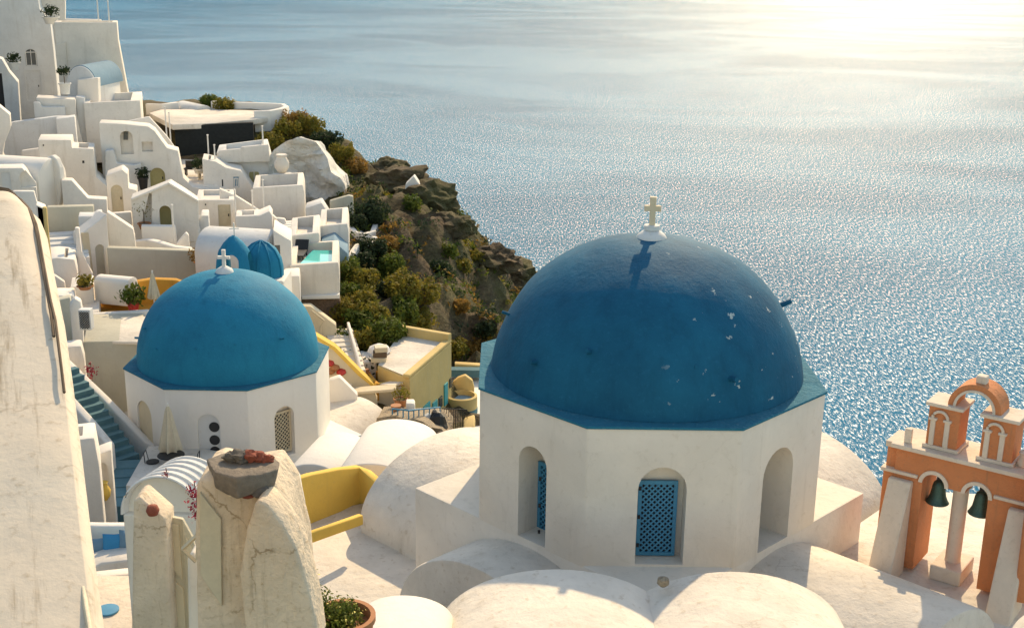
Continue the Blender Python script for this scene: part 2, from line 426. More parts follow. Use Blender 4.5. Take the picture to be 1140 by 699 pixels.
XX, YY = np.meshgrid(xs, ys); ZZ = np.maximum(T(XX, YY), -118)
H = np.zeros_like(ZZ)
for j in range(ny):
    for i in range(nx):
        x, y, z = XX[j, i], YY[j, i], ZZ[j, i]
        H[j, i] = z + (rocky(x, y, z) if z > -117.9 else 0)
def ground(x, y):
    i = (x + 60) / 120 * (nx - 1); j = (y + 5) / 147 * (ny - 1)
    i0, j0 = int(min(max(i, 0), nx - 2)), int(min(max(j, 0), ny - 2)); fi, fj = i - i0, j - j0
    return (H[j0, i0] * (1 - fi) + H[j0, i0 + 1] * fi) * (1 - fj) + (H[j0 + 1, i0] * (1 - fi) + H[j0 + 1, i0 + 1] * fi) * fj
def land_hit(px, py, y0=30, y1=115):
    d = ray(px, py); d = d / d.y; y = y0
    while y < y1:
        p = d * y
        if ground(p.x, p.y) >= p.z: return Vector((p.x, p.y, ground(p.x, p.y)))
        y += .25
    return None
mb = MB(); mb.v = [(XX[j, i], YY[j, i], H[j, i]) for j in range(ny) for i in range(nx)]
mb.f = [(j * nx + i, j * nx + i + 1, (j + 1) * nx + i + 1, (j + 1) * nx + i) for j in range(ny - 1) for i in range(nx - 1)]
g = link_mesh('hillside', mb, M['rock'], smooth=60, origin=(0, 0, 0), nofix=True); tag(g, kind='structure')
mb = MB(); mb.add([(-40000, -2000, -114), (40000, -2000, -114), (40000, 60000, -114), (-40000, 60000, -114)], [(0, 1, 2, 3)])
sea = link_mesh('sea', mb, M['sea'], origin=(0, 0, -114), nofix=True); tag(sea, kind='structure')

# ================================================================== arches and openings
def arch_poly(u0, u1, z0, z1, n=12, arch=True):
    """outline in (u, z); z1 is the very top"""
    if not arch: return [(u0, z0), (u1, z0), (u1, z1), (u0, z1)]
    r = (u1 - u0) / 2; c = (u0 + u1) / 2; zc = z1 - r
    return [(u0, z0), (u1, z0)] + [(c + r * math.cos(math.pi * i / n), zc + r * math.sin(math.pi * i / n)) for i in range(n + 1)]
def pp(pl, poly, out, depth):
    """prism on a wall plane: starts 'out' in front of the wall and goes 'depth' back"""
    return MB().prism([pl.p(u, z, out) for u, z in poly], -pl.n * depth)
def opening_px(pl, l, r, t, b, arch=True):
    cy = (t + b) / 2; cx = (l + r) / 2
    return arch_poly(pl.uz(l, cy)[0], pl.uz(r, cy)[0], pl.uz(cx, b)[1], pl.uz(cx, t)[1], arch=arch)
def scale_poly(poly, k):
    cu = sum(p[0] for p in poly) / len(poly); cz = sum(p[1] for p in poly) / len(poly)
    return [(cu + (u - cu) * k, cz + (z - cz) * k) for u, z in poly]
def lattice(pl, u0, u1, z0, z1, out, pitch=.075, bar=.03, th=.02):
    mb = MB(); W, Hh = u1 - u0, z1 - z0
    for sgn in (1, -1):
        k = -Hh
        while k < W:
            # line u = k + t (sgn=1), clipped to the rectangle
            t0, t1 = max(0, -k), min(Hh, W - k)
            if t1 - t0 > .03:
                a, b = (k + t0, t0), (k + t1, t1)
                if sgn < 0: a, b = (W - a[0], a[1]), (W - b[0], b[1])
                d = Vector((b[0] - a[0], b[1] - a[1])).normalized(); q = Vector((-d.y, d.x)) * bar / 2
                pts = [(u0 + a[0] + q.x, z0 + a[1] + q.y), (u0 + a[0] - q.x, z0 + a[1] - q.y), (u0 + b[0] - q.x, z0 + b[1] - q.y), (u0 + b[0] + q.x, z0 + b[1] + q.y)]
                o_ = out + (.0 if sgn > 0 else -.5 * th)
                mb.prism([pl.p(u, z, o_) for u, z in pts], -pl.n * th)
            k += pitch * 1.414
    return mb
def frame(pl, u0, u1, z0, z1, w, out, th):
    mb = MB()
    for a in ([(u0, z0), (u1, z0), (u1, z0 + w), (u0, z0 + w)], [(u0, z1 - w), (u1, z1 - w), (u1, z1), (u0, z1)],
              [(u0, z0 + w), (u0 + w, z0 + w), (u0 + w, z1 - w), (u0, z1 - w)], [(u1 - w, z0 + w), (u1, z0 + w), (u1, z1 - w), (u1 - w, z1 - w)]):
        mb.prism([pl.p(u, z, out) for u, z in a], -pl.n * th)
    return mb

# ================================================================== domed churches
def cross_mb(c, h, w, t, th, yaw=0):
    mb = MB(); c = Vector(c); ux = Vector((math.cos(yaw), math.sin(yaw), 0)); uy = Vector((-math.sin(yaw), math.cos(yaw), 0))
    o = [(-t / 2, 0), (t / 2, 0), (t / 2, h * .52), (w / 2, h * .50), (w / 2, h * .50 + t), (t / 2, h * .50 + t), (t / 2 * 1.15, h), (-t / 2 * 1.15, h), (-t / 2, h * .50 + t), (-w / 2, h * .50 + t), (-w / 2, h * .50), (-t / 2, h * .52)]
    return mb.prism([c + ux * a + Vector((0, 0, b)) - uy * th / 2 for a, b in o], uy * th)

def church(name, label, c, s, yaw, drop, body_bot, dome_r, dome_c, dome_mat_, wins, pegs, arm, crest, cone, wall_mat):
    c = Vector(c); th = thing(name, c + Vector((0, 0, -drop)), label, 'church')
    r = s / (2 * math.sin(math.pi / 8)); ap = r * math.cos(math.pi / 8)
    V = [Vector((c.x + r * math.cos(R(22.5 + 45 * k) + yaw), c.y + r * math.sin(R(22.5 + 45 * k) + yaw), 0)) for k in range(8)]
    lt = .05
    octo = MB().prism([v + Vector((0, 0, c.z - lt)) for v in V], (0, 0, -(drop + .6)))
    cuts = []; planes = {}
    for k, (A, B) in {'left': (4, 5), 'front': (5, 6), 'right': (6, 7)}.items():
        a = V[A]; b = V[B]; planes[k] = Plane(a, math.atan2(b.y - a.y, b.x - a.x))
    for w in wins:
        pl = planes[w['face']]; poly = opening_px(pl, *w['px']); w['poly'] = poly; w['pl'] = pl
        cuts.append(pp(pl, poly, .3, .3 + w.get('depth', .45)))
    link_mesh('drum', octo, wall_mat, th, smooth=40, bevel=.035, cuts=cuts)
    # painted ledge, a little proud of the wall
    ro = (r + .035) / r
    link_mesh('ledge', MB().prism([Vector((c.x + (v.x - c.x) * ro, c.y + (v.y - c.y) * ro, c.z)) for v in V], (0, 0, -lt)), M['ledge'], th, bevel=.012)
    # dome
    prof = []; n = 30; z0 = dome_c; e0 = math.asin(max(-1, min(1, -z0 / dome_r)))
    for i in range(n + 1):
        a = e0 + (math.pi / 2 - e0) * i / n; ca, sa = max(0, math.cos(a)), math.sin(a)
        p_ = 2.12; q = (abs(ca) ** p_ + abs(sa) ** p_) ** (-1 / p_)
        prof.append((dome_r * ca * q if i < n else 0.0, z0 + dome_r * sa * q))
    mb = MB().lathe(c + Vector((0, 0, .004)), prof, 72)
    d = link_mesh('dome', mb, dome_mat_, th, smooth=80)
    for v in d.data.vertices:                      # hand-plastered unevenness
        w = Vector(v.co) ; k = noise.noise(w * .9) * .03 + noise.noise(w * 2.7) * .010
        if w.z - drop > .1: v.co += w.normalized() * k * min(1, (w.z - drop))
    # square crossing block under the drum, turned by 45 degrees
    zb = c.z - (c.z - crest) ; corners = [Vector((c.x + ap * 1.41421 * math.cos(yaw + R(90 * k)), c.y + ap * 1.41421 * math.sin(yaw + R(90 * k)), crest)) for k in range(4)]
    link_mesh('crossing_block', MB().prism([Vector((c.x + (v.x - c.x) * 1.0015, c.y + (v.y - c.y) * 1.0015, crest)) for v in corners], (0, 0, body_bot - crest)), wall_mat, th, smooth=40, bevel=.05)
    for k, (L_, w_, h_, zs) in enumerate(arm):
        a = yaw + R(45 + 90 * k); dx, dy = math.cos(a), math.sin(a)
        if L_ <= 0: continue
        b = MB().barrel((c.x + dx * (ap - .3), c.y + dy * (ap - .3)), (c.x + dx * (ap + L_), c.y + dy * (ap + L_)), w_, h_, zs, body_bot - .2, 36)
        link_mesh('vault', b, M['roof'], th, smooth=40, bevel=.06)
    # windows
    for w in wins:
        pl = w['pl']; poly = w['poly']; dp = w.get('depth', .45)
        if w['kind'] == 'shutter':
            l, r_, t, b = w['shut']; p2 = Plane(pl.o - pl.n * dp * .8, math.atan2(pl.u.y, pl.u.x))
            u0, zt = p2.uz(l, t); u1, _ = p2.uz(r_, t); zb_ = p2.uz((l + r_) / 2, b)[1]
            if w.get('full'): u0, u1 = min(q[0] for q in poly) + .004, max(q[0] for q in poly) - .004
            W_ = thing_part = link_mesh('window', frame(pl, u0, u1, zb_, zt, .07, -dp + .12, .05), w['mat'], th)
            link_mesh('lattice', lattice(pl, u0 + .07, u1 - .07, zb_ + .07, zt - .07, -dp + .11, pitch=w.get('pitch', .078)), w['mat'], W_)
            link_mesh('pane', MB().prism([pl.p(u, z, -dp + .05) for u, z in [(u0 + .02, zb_ + .02), (u1 - .02, zb_ + .02), (u1 - .02, zt - .02), (u0 + .02, zt - .02)]], -pl.n * .02), M['dark'], W_)
        elif w['kind'] == 'round':
            mb = MB().prism([pl.p(u, z, -dp + .05) for u, z in scale_poly(poly, .999)], -pl.n * .04)
            W_ = link_mesh('window', mb, M['white_cool'], th)
            for (x, y) in w['holes']:
                u, z = pl.uz(x, y)
                link_mesh('pane', MB().prism([pl.p(u + .17 * math.cos(g * math.pi / 8), z + .17 * math.sin(g * math.pi / 8), -dp + .065) for g in range(16)], -pl.n * .012), M['dark'], W_)
        else:
            link_mesh('window', MB().prism([pl.p(u, z, -dp + .06) for u, z in scale_poly(poly, .999)], -pl.n * .04), w['mat'], th)
    # finial with a cross
    top = c + Vector((0, 0, z0 + dome_r))
    if cone:
        f = link_mesh('finial', MB().lathe(top + Vector((0, 0, -.06)), [(.30, 0), (.31, .05), (.27, .12), (.16, .20), (.12, .21), (.155, .22), (.155, .31), (.0, .32)], 28, sx=1.0), M['white_cool'], th, smooth=50)
        link_mesh('cross', cross_mb(top + Vector((-.0, 0, .24)), .58, .33, .115, .11, R(-4)), M['cream'], th, bevel=.012)
    else:
        f = link_mesh('finial', MB().lathe(top + Vector((0, 0, -.08)), [(.30, 0), (.31, .06), (.26, .17), (.12, .26), (.0, .28)], 24), M['white_cool'], th, smooth=60)
        link_mesh('cross', cross_mb(top + Vector((0, 0, .1)), .66, .42, .11, .11, R(-4)), M['white_clean'], th, bevel=.012)
    for (az, el, L_, rr) in pegs:                   # stubs left in the dome for climbing to paint it
        q = Vector((math.cos(R(az)) * math.cos(R(el)), math.sin(R(az)) * math.cos(R(el)), math.sin(R(el))))
        q0 = c + Vector((0, 0, z0)) + q * (dome_r - .05)
        link_mesh('peg', MB().tube([q0, q0 + (q * .8 + Vector((0, 0, -.15))).normalized() * L_], rr, rr * .85, 8), M['dome_a'] if cone else M['dome_b'], th, smooth=40)
    return th, planes

CA = Vector((2.766, 24.178, -8.263)); CB = Vector((-9.618, 40.0, -13.556))
church('domed_church', 'near white octagonal church with large deep blue dome, peeling specks and lattice windows', CA, 2.8, R(.35), 2.75, -16.5, 3.21, -.50, M['dome_a'],
       [dict(face='left', px=(577, 608, 497, 603), kind='shutter', shut=(598, 608, 513, 592), mat=M['shutter'], depth=.66, full=1),
        dict(face='front', px=(709, 763, 520, 628), kind='shutter', shut=(711, 755, 534, 617), mat=M['shutter'], depth=.42),
        dict(face='right', px=(848, 880, 501, 604), kind='shutter', shut=(850, 858, 520, 600), mat=M['shutter'], depth=1.0, full=1)],
       [(-118, 30, .26, .055), (-65, 22, .26, .06), (5, 33, .34, .06), (183, 30, .25, .04), (-92, 16, .03, .05), (-140, 22, .22, .055), (-78, 27, .1, .05)],
       [(3.0, 2.6, 1.85, -13.1), (3.0, 2.55, 1.6, -13.2), (1.3, 2.45, 1.9, -13.1), (3.6, 2.4, 1.9, -13.1)], -11.05, True, M['white_warm'])
church('domed_church', 'far white octagonal church with bright blue dome and plain white cross', CB, 2.635, R(-.67), 2.7, -20.5, 3.02, -.03, M['dome_b'],
       [dict(face='left', px=(155, 170, 448, 520), kind='blind', mat=M['cream'], depth=.12),
        dict(face='front', px=(221, 246, 461, 530), kind='round', holes=[(238, 476), (238.5, 490.5), (239, 503)], depth=.12),
        dict(face='right', px=(306, 328, 452, 508), kind='shutter', shut=(307, 319, 459, 503), mat=M['wood_cream'], depth=.3, pitch=.1, full=1)],
       [(-150, 28, .2, .04), (-128, 20, .15, .035), (-98, 24, .15, .035), (-72, 26, .15, .035), (-40, 25, .3, .04), (-170, 16, .2, .04)],
       [(2.6, 2.55, 1.8, -18.3), (2.6, 2.5, 1.8, -18.3), (1.2, 2.5, 1.8, -18.3), (1.6, 2.5, 1.8, -18.3)], -16.3, False, M['white_clean'])
# ================================================================== village houses
def auto_plane(top, Y, ang):
    c = at(sum(t[0] for t in top) / len(top), top[0][1], Y)
    return Plane(c, R(ang) if ang else -.85 * math.atan2(c.x, c.y))
def body_poly(pl, top, drop):
    pts = [pl.uz(*p) for p in top]; zb = min(z for u, z in pts) - drop
    return [(pts[0][0], zb)] + pts + [(pts[-1][0], zb)]
def carve(pl, l, r, y, h, D, inset=.25, back=None):
    """well behind a parapet: l..r pixels along the top edge at height y"""
    u0, z = pl.uz(l, y); u1, _ = pl.uz(r, y)
    dd = (back or D) - 2 * inset
    return MB().prism([pl.p(u0 + inset, z - h, -inset), pl.p(u1 - inset, z - h, -inset), pl.p(u1 - inset, z + 6, -inset), pl.p(u0 + inset, z + 6, -inset)], -pl.n * dd)
def house(label, top, Y, D, mat='white', drop=4, ang=0.0, ops=(), wells=(), name='white_house', cat='house', group=None, bevel=.05, x0=None):
    a = top[0]; pl = auto_plane(top, Y, ang); poly = body_poly(pl, top, drop)
    um = sum(u for u, z in poly) / len(poly); zb = poly[0][1]
    th = thing(name, pl.p(um, zb, -D / 2), label, cat, group)
    cuts = [carve(pl, *w, D) if len(w) == 4 else carve(pl, *w[:4], D, back=w[4]) for w in wells]
    done = []
    for o in ops:
        kind, px, arch, mt, dp = o
        q = opening_px(pl, *px, arch=arch); cuts.append(pp(pl, q, .2, .2 + dp)); done.append((kind, q, mt, dp))
    link_mesh('wall', MB().prism([pl.p(u, z) for u, z in poly], -pl.n * D), M[mat] if isinstance(mat, str) else mat, th, smooth=35, bevel=bevel, cuts=cuts)
    for kind, q, mt, dp in done:
        if kind == 'recess': continue
        dr = link_mesh(kind, MB().prism([pl.p(u, z, -dp + .05) for u, z in scale_poly(q, .998)], -pl.n * .03), M[mt], th)
        us = [p[0] for p in q]; zs = [p[1] for p in q]; W = max(us) - min(us); Hh = max(zs) - min(zs)
        if kind == 'door' and W > .4:
            link_mesh('handle', MB().box(pl.p(min(us) + W * .82, min(zs) + Hh * .45, -dp + .07), (.05, .04, .14)), M['iron'], dr)
            link_mesh('panel', frame(pl, min(us) + W * .15, max(us) - W * .15, min(zs) + Hh * .08, min(zs) + Hh * .72, .06, -dp + .07, .02), M[mt], dr)
        if kind == 'window' and W > .3:
            link_mesh('frame', frame(pl, min(us) + .02, max(us) - .02, min(zs) + .02, max(zs) - (W * .25 if Hh > 1.4 * W else .02), .06, -dp + .09, .04), M['pole'], dr)
            link_mesh('mullion', MB().prism([pl.p(min(us) + W / 2 + a_, z_, -dp + .085) for a_, z_ in ((-.02, min(zs) + .03), (.02, min(zs) + .03), (.02, max(zs) - .05), (-.02, max(zs) - .05))], -pl.n * .03), M['pole'], dr)
    return th, pl
def wallx(label, top, Y, th_=.32, mat='white', drop=2.5, ang=0.0, name='garden_wall', cat='wall', group=None, bevel=.06):
    pl = auto_plane(top, Y, ang); poly = body_poly(pl, top, drop)
    o = link_mesh(name, MB().prism([pl.p(u, z) for u, z in poly], -pl.n * th_), M[mat], smooth=35, bevel=bevel)
    return tag(o, label, cat, group)
def hwall(label, pts, z_or_pts, th_=.3, h=.9, mat='white', name='parapet_wall', cat='wall', zt=None, bevel=.05):
    """free-standing wall along a plan polyline; pts are 3-D points of its top"""
    pts = [Vector(p) for p in pts]; L, Rr = [], []
    for i, p in enumerate(pts):
        t = pts[min(i + 1, len(pts) - 1)] - pts[max(i - 1, 0)]; t.z = 0; t.normalize(); q = Vector((-t.y, t.x, 0)) * th_ / 2
        L.append(p + q); Rr.append(p - q)
    n = len(pts); mb = MB(); dn = Vector((0, 0, -h)); vs_ = L + Rr + [p + dn for p in L] + [p + dn for p in Rr]; fs_ = []
    for i in range(n - 1):
        fs_ += [(i, i + 1, n + i + 1, n + i), (2 * n + i, 3 * n + i, 3 * n + i + 1, 2 * n + i + 1), (i, 2 * n + i, 2 * n + i + 1, i + 1), (n + i, n + i + 1, 3 * n + i + 1, 3 * n + i)]
    fs_ += [(0, n, 3 * n, 2 * n), (n - 1, 3 * n - 1, 4 * n - 1, 2 * n - 1)]
    mb.add(vs_, fs_); o = link_mesh(name, mb, M[mat], smooth=50, bevel=bevel)
    return tag(o, label, cat) if label else o
def slab(label, poly, th_, mat, name='terrace', cat='terrace', kind=None, bevel=.03):
    o = link_mesh(name, MB().prism(poly, (0, 0, -th_)), M[mat], smooth=30, bevel=bevel)
    return tag(o, label, cat, None, kind)
def pole(px, yt, yb, Y, label, mat='pole', r=.05):
    a = at(px[0], yt, Y); b = at(px[1], yb, Y); b.x = a.x; b.y = a.y
    o = link_mesh('terrace_pole', MB().tube([b, a], r, r * .8, 8).lathe(a, [(r * 1.3, 0), (r * 1.3, .05), (0, .07)], 8), M[mat], smooth=40)
    return tag(o, label, 'pole')
def stairs(name, label, p0, p1, w, n, mat, cat='staircase', drop=1.2):
    """solid flight from the top edge centre p0 to the foot p1"""
    p0, p1 = Vector(p0), Vector(p1); t = Vector((p1.x - p0.x, p1.y - p0.y, 0)); L = t.length; t.normalize(); q = Vector((-t.y, t.x, 0)); dz = (p0.z - p1.z) / n
    prof = [(0, p0.z)]
    for i in range(n): prof += [(L * (i + 1) / n, p0.z - dz * i), (L * (i + 1) / n, p0.z - dz * (i + 1))]
    prof += [(L, p1.z - drop), (0, p1.z - drop)]
    if prof[0] == prof[1]: prof.pop(0)
    pts = [Vector((p0.x, p0.y, 0)) + t * a - q * w / 2 + Vector((0, 0, z)) for a, z in prof]
    o = link_mesh(name, MB().prism(pts, q * w), M[mat], bevel=.015)
    return tag(o, label, cat), t, q

# ---- far top left
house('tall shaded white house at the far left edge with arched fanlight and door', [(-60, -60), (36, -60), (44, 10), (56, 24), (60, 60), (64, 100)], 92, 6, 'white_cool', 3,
      ops=[('window', (28, 41, 55, 74), True, 'glass', .15), ('door', (29, 46, 79, 112), False, 'white_cool', .12)])
house('pale upper storey standing open to the sea behind the tall shaded house', [(32, -60), (73, -60), (72.5, 27)], 96, 1.2, 'white', 2)
o = at(60, 70, 90)
h, pl = house('tall cream tower house with blank wall rising above the vaulted hut', [(60, 25), (130, 25), (131.5, 45), (143, 107)], 86, 1.8, 'white_warm', 3,
      ops=[('window', (124, 127, 84, 88), False, 'dark', .15)], wells=[(62, 129, 25, .5)])
link_mesh('pilaster', MB().prism([pl.p(*pl.uz(x, y), .18) for x, y in [(62, 50), (73, 46), (75, 80), (64, 80)]], -pl.n * .16), M['white_warm'], h, bevel=.04)
for y in (33, 42, 51, 59, 68):
    pass
pole((107, 108), -12, 24, 86.3, 'white pole on the tower house roof, left of the two')
pole((120, 122), 2, 26, 86.5, 'white pole on the tower house roof, right of the two')
wallx('thin white parapet wall on the tower house roof against the sea', [(72, 21), (113, 22)], 87.5, .25, 'white_clean', .4)
# vaulted hut
hp0, hp1 = at(66, 92, 82), at(110, 98, 82)
hut = thing('vaulted_hut', at(85, 112, 82), 'small white vaulted hut with pale blue roof under the tower house', 'hut')
zt, zb_ = at(88, 74, 81).z, at(88, 116, 81).z
a0, a1 = at(75, 80, 81), at(109, 80, 81)
link_mesh('wall', MB().barrel(((a0.x + at(103, 80, 81).x) / 2, 81), ((a0.x + at(103, 80, 81).x) / 2 + .5, 84.5), (a1.x - a0.x) / 2, 1.25, zt - 1.25, zb_ - 2), M['white_cool'], hut, smooth=40, bevel=.04)
link_mesh('roof', MB().barrel(((a0.x + at(103, 80, 81).x) / 2 + .02, 81.15), ((a0.x + at(103, 80, 81).x) / 2 + .55, 84.9), (a1.x - a0.x) / 2 + .05, 1.3, zt - 1.25, zt - 1.3), M['blue_roof'], hut, smooth=40)
link_mesh('porch', MB().prism([at(x, y, 80.4) for x, y in [(86, 89), (109, 87), (110, 114), (86, 114)]], (0, .5, 0)), M['white_clean'], hut, bevel=.04)
house('white terrace block with sunlit top below the vaulted hut', [(93, 115), (156, 112), (157, 128)], 79, 5, 'white', 3, wells=[(94, 150, 115, .4)])
house('upright white wall box at the left of the vaulted hut terrace', [(40, 109), (84, 111), (85, 128), (92, 160)], 78, 1.6, 'white', 2, name='wall_box', cat='wall')
wallx('thin raised white wall just right of the upright wall box', [(84, 108), (94, 109), (99, 160)], 78.8, 1.0, 'white_cool', 2)
wallx('stepped inner parapet on the upright wall box', [(37, 114), (44, 114), (47, 119), (72, 119), (74, 134)], 77.3, .3, 'white_cool', 1.5)
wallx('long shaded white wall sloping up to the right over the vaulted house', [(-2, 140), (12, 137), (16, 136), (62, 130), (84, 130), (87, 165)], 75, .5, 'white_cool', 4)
house('striped grey white block against the end of the sloping wall', [(62, 133), (83, 130), (86, 160)], 74.4, 1.0, 'white_cool', 3, name='wall_box', cat='wall')
house('rounded white house gable at the left edge above the vaulted house', [(-30, 100), (0, 119), (6, 124), (11, 128), (12, 142), (5, 160), (3, 172), (8, 186)], 70, 1.0, 'white_clean', 3)
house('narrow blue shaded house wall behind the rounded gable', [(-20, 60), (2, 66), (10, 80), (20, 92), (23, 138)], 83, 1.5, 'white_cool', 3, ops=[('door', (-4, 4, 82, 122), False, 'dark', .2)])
# barrel vaulted house with oval end
vh = thing('vaulted_house', at(30, 235, 60), 'long white barrel vaulted house ending in a tall rounded gable with slit window', 'house')
va = at(57, 173, 60); g_ = Plane(at(42, 200, 60.5), R(-20))
vm = MB().barrel((at(58, 190, 60).x, 60.0), (at(58, 190, 60).x - 10, 60.0 + 2.5), 1.15, 1.0, va.z - 1.15, va.z - 5, 24)
link_mesh('vault', vm, M['white_clean'], vh, smooth=40, bevel=.05)
ga = [(43, 240), (43, 215), (44, 198), (47, 184), (52, 175), (57, 173), (62, 177), (66, 187), (67.5, 198), (67.5, 215), (64, 240)]
cut_ = pp(g_, [g_.uz(x, y) for x, y in [(52.5, 208), (56, 208), (56, 198), (54.5, 194), (52.5, 196)]], .2, .35)
link_mesh('gable', MB().prism([g_.p(*g_.uz(x, y)) for x, y in ga], -g_.n * .35), M['white_clean'], vh, bevel=.06, cuts=[cut_])
link_mesh('window', pp(g_, [g_.uz(x, y) for x, y in [(53, 208), (56, 208), (56, 197), (54.5, 195), (53, 197)]], -.14, .04), M['cream'], vh)
link_mesh('door', pp(g_, [g_.uz(x, y) for x, y in [(53, 238), (60, 236), (60, 219), (53, 222)]], .02, .05), M['white_cool'], vh)
house('low white flat roofed block under the barrel vaulted house', [(-30, 188), (25, 187), (40, 205), (41, 214)], 58, 1.2, 'white', 3, ops=[('door', (2, 12, 192, 212), False, 'white_cool', .08), ('recess', (22, 40, 190, 209), True, 'white', .3)])
wallx('low white wall below the flat block beside the weathered foreground wall', [(14, 213), (38, 213), (42, 228), (52, 245)], 54, .3, 'white_clean', 3)
house('stepped white house wall descending to the right beside the vaulted house', [(42, 156), (79, 156), (80, 165), (104, 166), (107, 197), (122, 210), (124, 238)], 67, 2.2, 'white', 5,
      ops=[('window', (47.5, 49, 161, 163), False, 'dark', .1), ('window', (91.5, 94, 179, 182), False, 'dark', .1)], wells=[(81, 103, 166, .3)])
house('white wall with slanting white coping in front of the stepped house', [(68, 201), (80, 201), (98, 221), (119, 222), (120, 244)], 60, .8, 'white', 5, name='garden_wall', cat='wall')
house('small white gatehouse with rounded doorway between the stepped house and the tent shaped house', [(118, 196), (136, 189), (142, 194), (143, 210), (152, 212), (153, 226)], 63, 1.6, 'white', 4, name='gatehouse', cat='gatehouse',
      ops=[('door', (124, 137, 206, 236), True, 'door_beige', .12)])
# big sloping house wall with bell arch
h, pl = house('large white house wall stepping down to the right with an arched bell niche', [(110, 137), (135, 138), (165, 141), (172, 146), (186, 165), (198, 168), (204, 198), (214, 208), (255, 215), (256, 226)], 70, 1.4, 'white', 7,
      ops=[('recess', (134, 148, 146, 172), True, 'white', .45), ('door', (167, 184, 187, 211), True, 'door_olive', .25), ('recess', (158, 170, 158, 169), False, 'white', .3)])
link_mesh('niche_opening', pp(pl, [pl.uz(x, y) for x, y in [(137, 157), (142, 157), (142, 148), (137, 148)]], -.37, .05), M['glass'], h)
link_mesh('lean_to', MB().prism([pl.p(*pl.uz(x, y), .6) for x, y in [(118, 166), (127, 165), (131, 180), (150, 182), (157, 180), (160, 215), (118, 240)]], -pl.n * .55), M['white_cool'], h, bevel=.04)
wallx('low sunlit coping on the slope left of the black stone wall', [(133, 137), (166, 130), (186, 152), (196, 166)], 74, .3, 'white_clean', 1.5)
# upper round platform with black stone wall
zp = at(200, 138, 82).z
rim = [atz(x, y, zp) for x, y in [(166, 126), (192, 139), (240, 137), (284, 133), (304, 130), (318, 126), (314, 123.5), (290, 123), (232, 122), (180, 122)]]
slab('broad sunlit roof platform above the black stone wall', rim, .35, 'roof', 'roof_platform', 'platform')
wallx('black lava stone wall under the roof platform', [(194, 140), (282, 136.5), (282.5, 150)], 82.6, .5, 'black_stone', 4, name='stone_wall')
ri = [atz(x, y, zp) + Vector((0, 0, .45)) for x, y in [(283, 131), (300, 130.5), (312, 128), (319, 125.5), (315, 122.8), (300, 122), (268, 121), (236, 119.5)]]
hwall('curved white wall round the seaward end of the roof platform', ri, None, .35, 2.6, 'white_clean')
hwall('low white wall along the left end of the roof platform', [atz(x, y, zp) + Vector((0, 0, .35)) for x, y in [(163, 121), (180, 121.5), (198, 119)]], None, .3, .8, 'white_clean')
o = link_mesh('roof_hood', MB().barrel((at(203, 122, 92).x, 92), (at(203, 122, 92).x + 2.2, 89.5), .75, .6, at(210, 120, 92).z - .1, at(210, 130, 92).z, 16), M['white_cool'], smooth=40, bevel=.06)
tag(o, 'rounded white roof hood standing on the sunlit platform', 'roof hood')
# sunken terrace with furniture
zt2 = at(215, 200, 74).z
slab('small sunlit terrace floor in front of the black stone wall', [atz(x, y, zt2) for x, y in [(198, 177), (204, 200), (212, 207), (240, 208), (248, 180)]], .3, 'roof')
wallx('white parapet of the small terrace below the black stone wall', [(212, 206), (243, 206), (246, 214)], 71.2, .3, 'white_clean', 1.2)
for k, (x, w_) in enumerate([(218, 1.0), (231, .8)]):
    p = atz(x, 196 + k * 4, zt2); t_ = thing('terrace_bench', p, ['dark bench under a small plant on the terrace by the black stone wall', 'pale bench on the terrace by the black stone wall'][k], 'bench')
    mt = M['iron'] if k == 0 else M['wood_cream']
    link_mesh('seat', MB().box(p + Vector((0, 0, .42)), (w_ * 1.3, .5, .08)), mt, t_)
    link_mesh('backrest', MB().box(p + Vector((0, .24, .5)), (w_ * 1.3, .06, .4)), mt, t_)
    for s_ in (-1, 1):
        link_mesh('leg', MB().box(p + Vector((s_ * w_ * .58, 0, 0)), (.07, .45, .42)), mt, t_)
pole((183.5, 185), 120, 158, 78, 'white pole at the left of the black stone wall')
pole((188, 190), 126, 168, 77, 'short white pole beside the sloping coping left of the black wall')
pole((231, 232), 151, 184, 74.5, 'white pole in front of the middle of the black stone wall')
pole((238.5, 240), 162, 206, 72, 'tall white pole at the right end of the small terrace')
pole((292, 293), 141, 163, 74, 'white pole by the plants at the right end of the black stone wall')
# house below platform
house('white upper house under the black wall with long blank parapet', [(241, 170), (297, 163), (299, 170), (306, 196)], 74, 3.0, 'white_cool', 6,
      ops=[('window', (276, 290, 190, 205), True, 'door_olive', .12)], wells=[(245, 296, 170, .3)])
wallx('projecting blank parapet band above the yellow arched window', [(243, 168), (268, 166), (268.5, 164), (299, 161), (300, 175)], 73.4, .3, 'white', .3)
house('white house corner with small shuttered window and slanting shoulder', [(225, 177), (240, 180), (252, 187), (268, 190), (284, 214), (286, 226)], 71.5, 2.0, 'white', 6, ops=[('window', (260, 266, 197, 209), False, 'shutter', .1), ('window', (247, 248.5, 200, 208), False, 'dark', .1)], wells=[(226, 239, 178, .3)])
house('tall white cube house with roof terrace and white urn at its corner', [(281, 209.5), (337, 206), (339, 215)], 67.5, 4.0, 'white', 5.5, wells=[(282, 336, 209, .7)])
wallx('low white wall at the back right of the cube house terrace', [(303, 194), (324, 192.5), (330, 204)], 71.8, .3, 'white_cool', .8)
p = at(314, 192, 71.9)
tag(link_mesh('urn', MB().lathe(p, [(.22, 0), (.42, .3), (.45, .55), (.30, .85), (.26, .95), (.33, 1.0), (.31, 1.06), (.2, 1.05)], 18), M['white_warm'], smooth=50), 'large cream urn standing on the cube house parapet', 'urn')
pole((292.5, 294), 201, 236, 66.5, 'tall thin white pole in front of the cube house')
pole((280.5, 281.5), 213, 238, 64.8, 'shorter thin white pole left of the cube house')
pole((261, 262), 212, 250, 63.2, 'thin white pole beside the beige door')
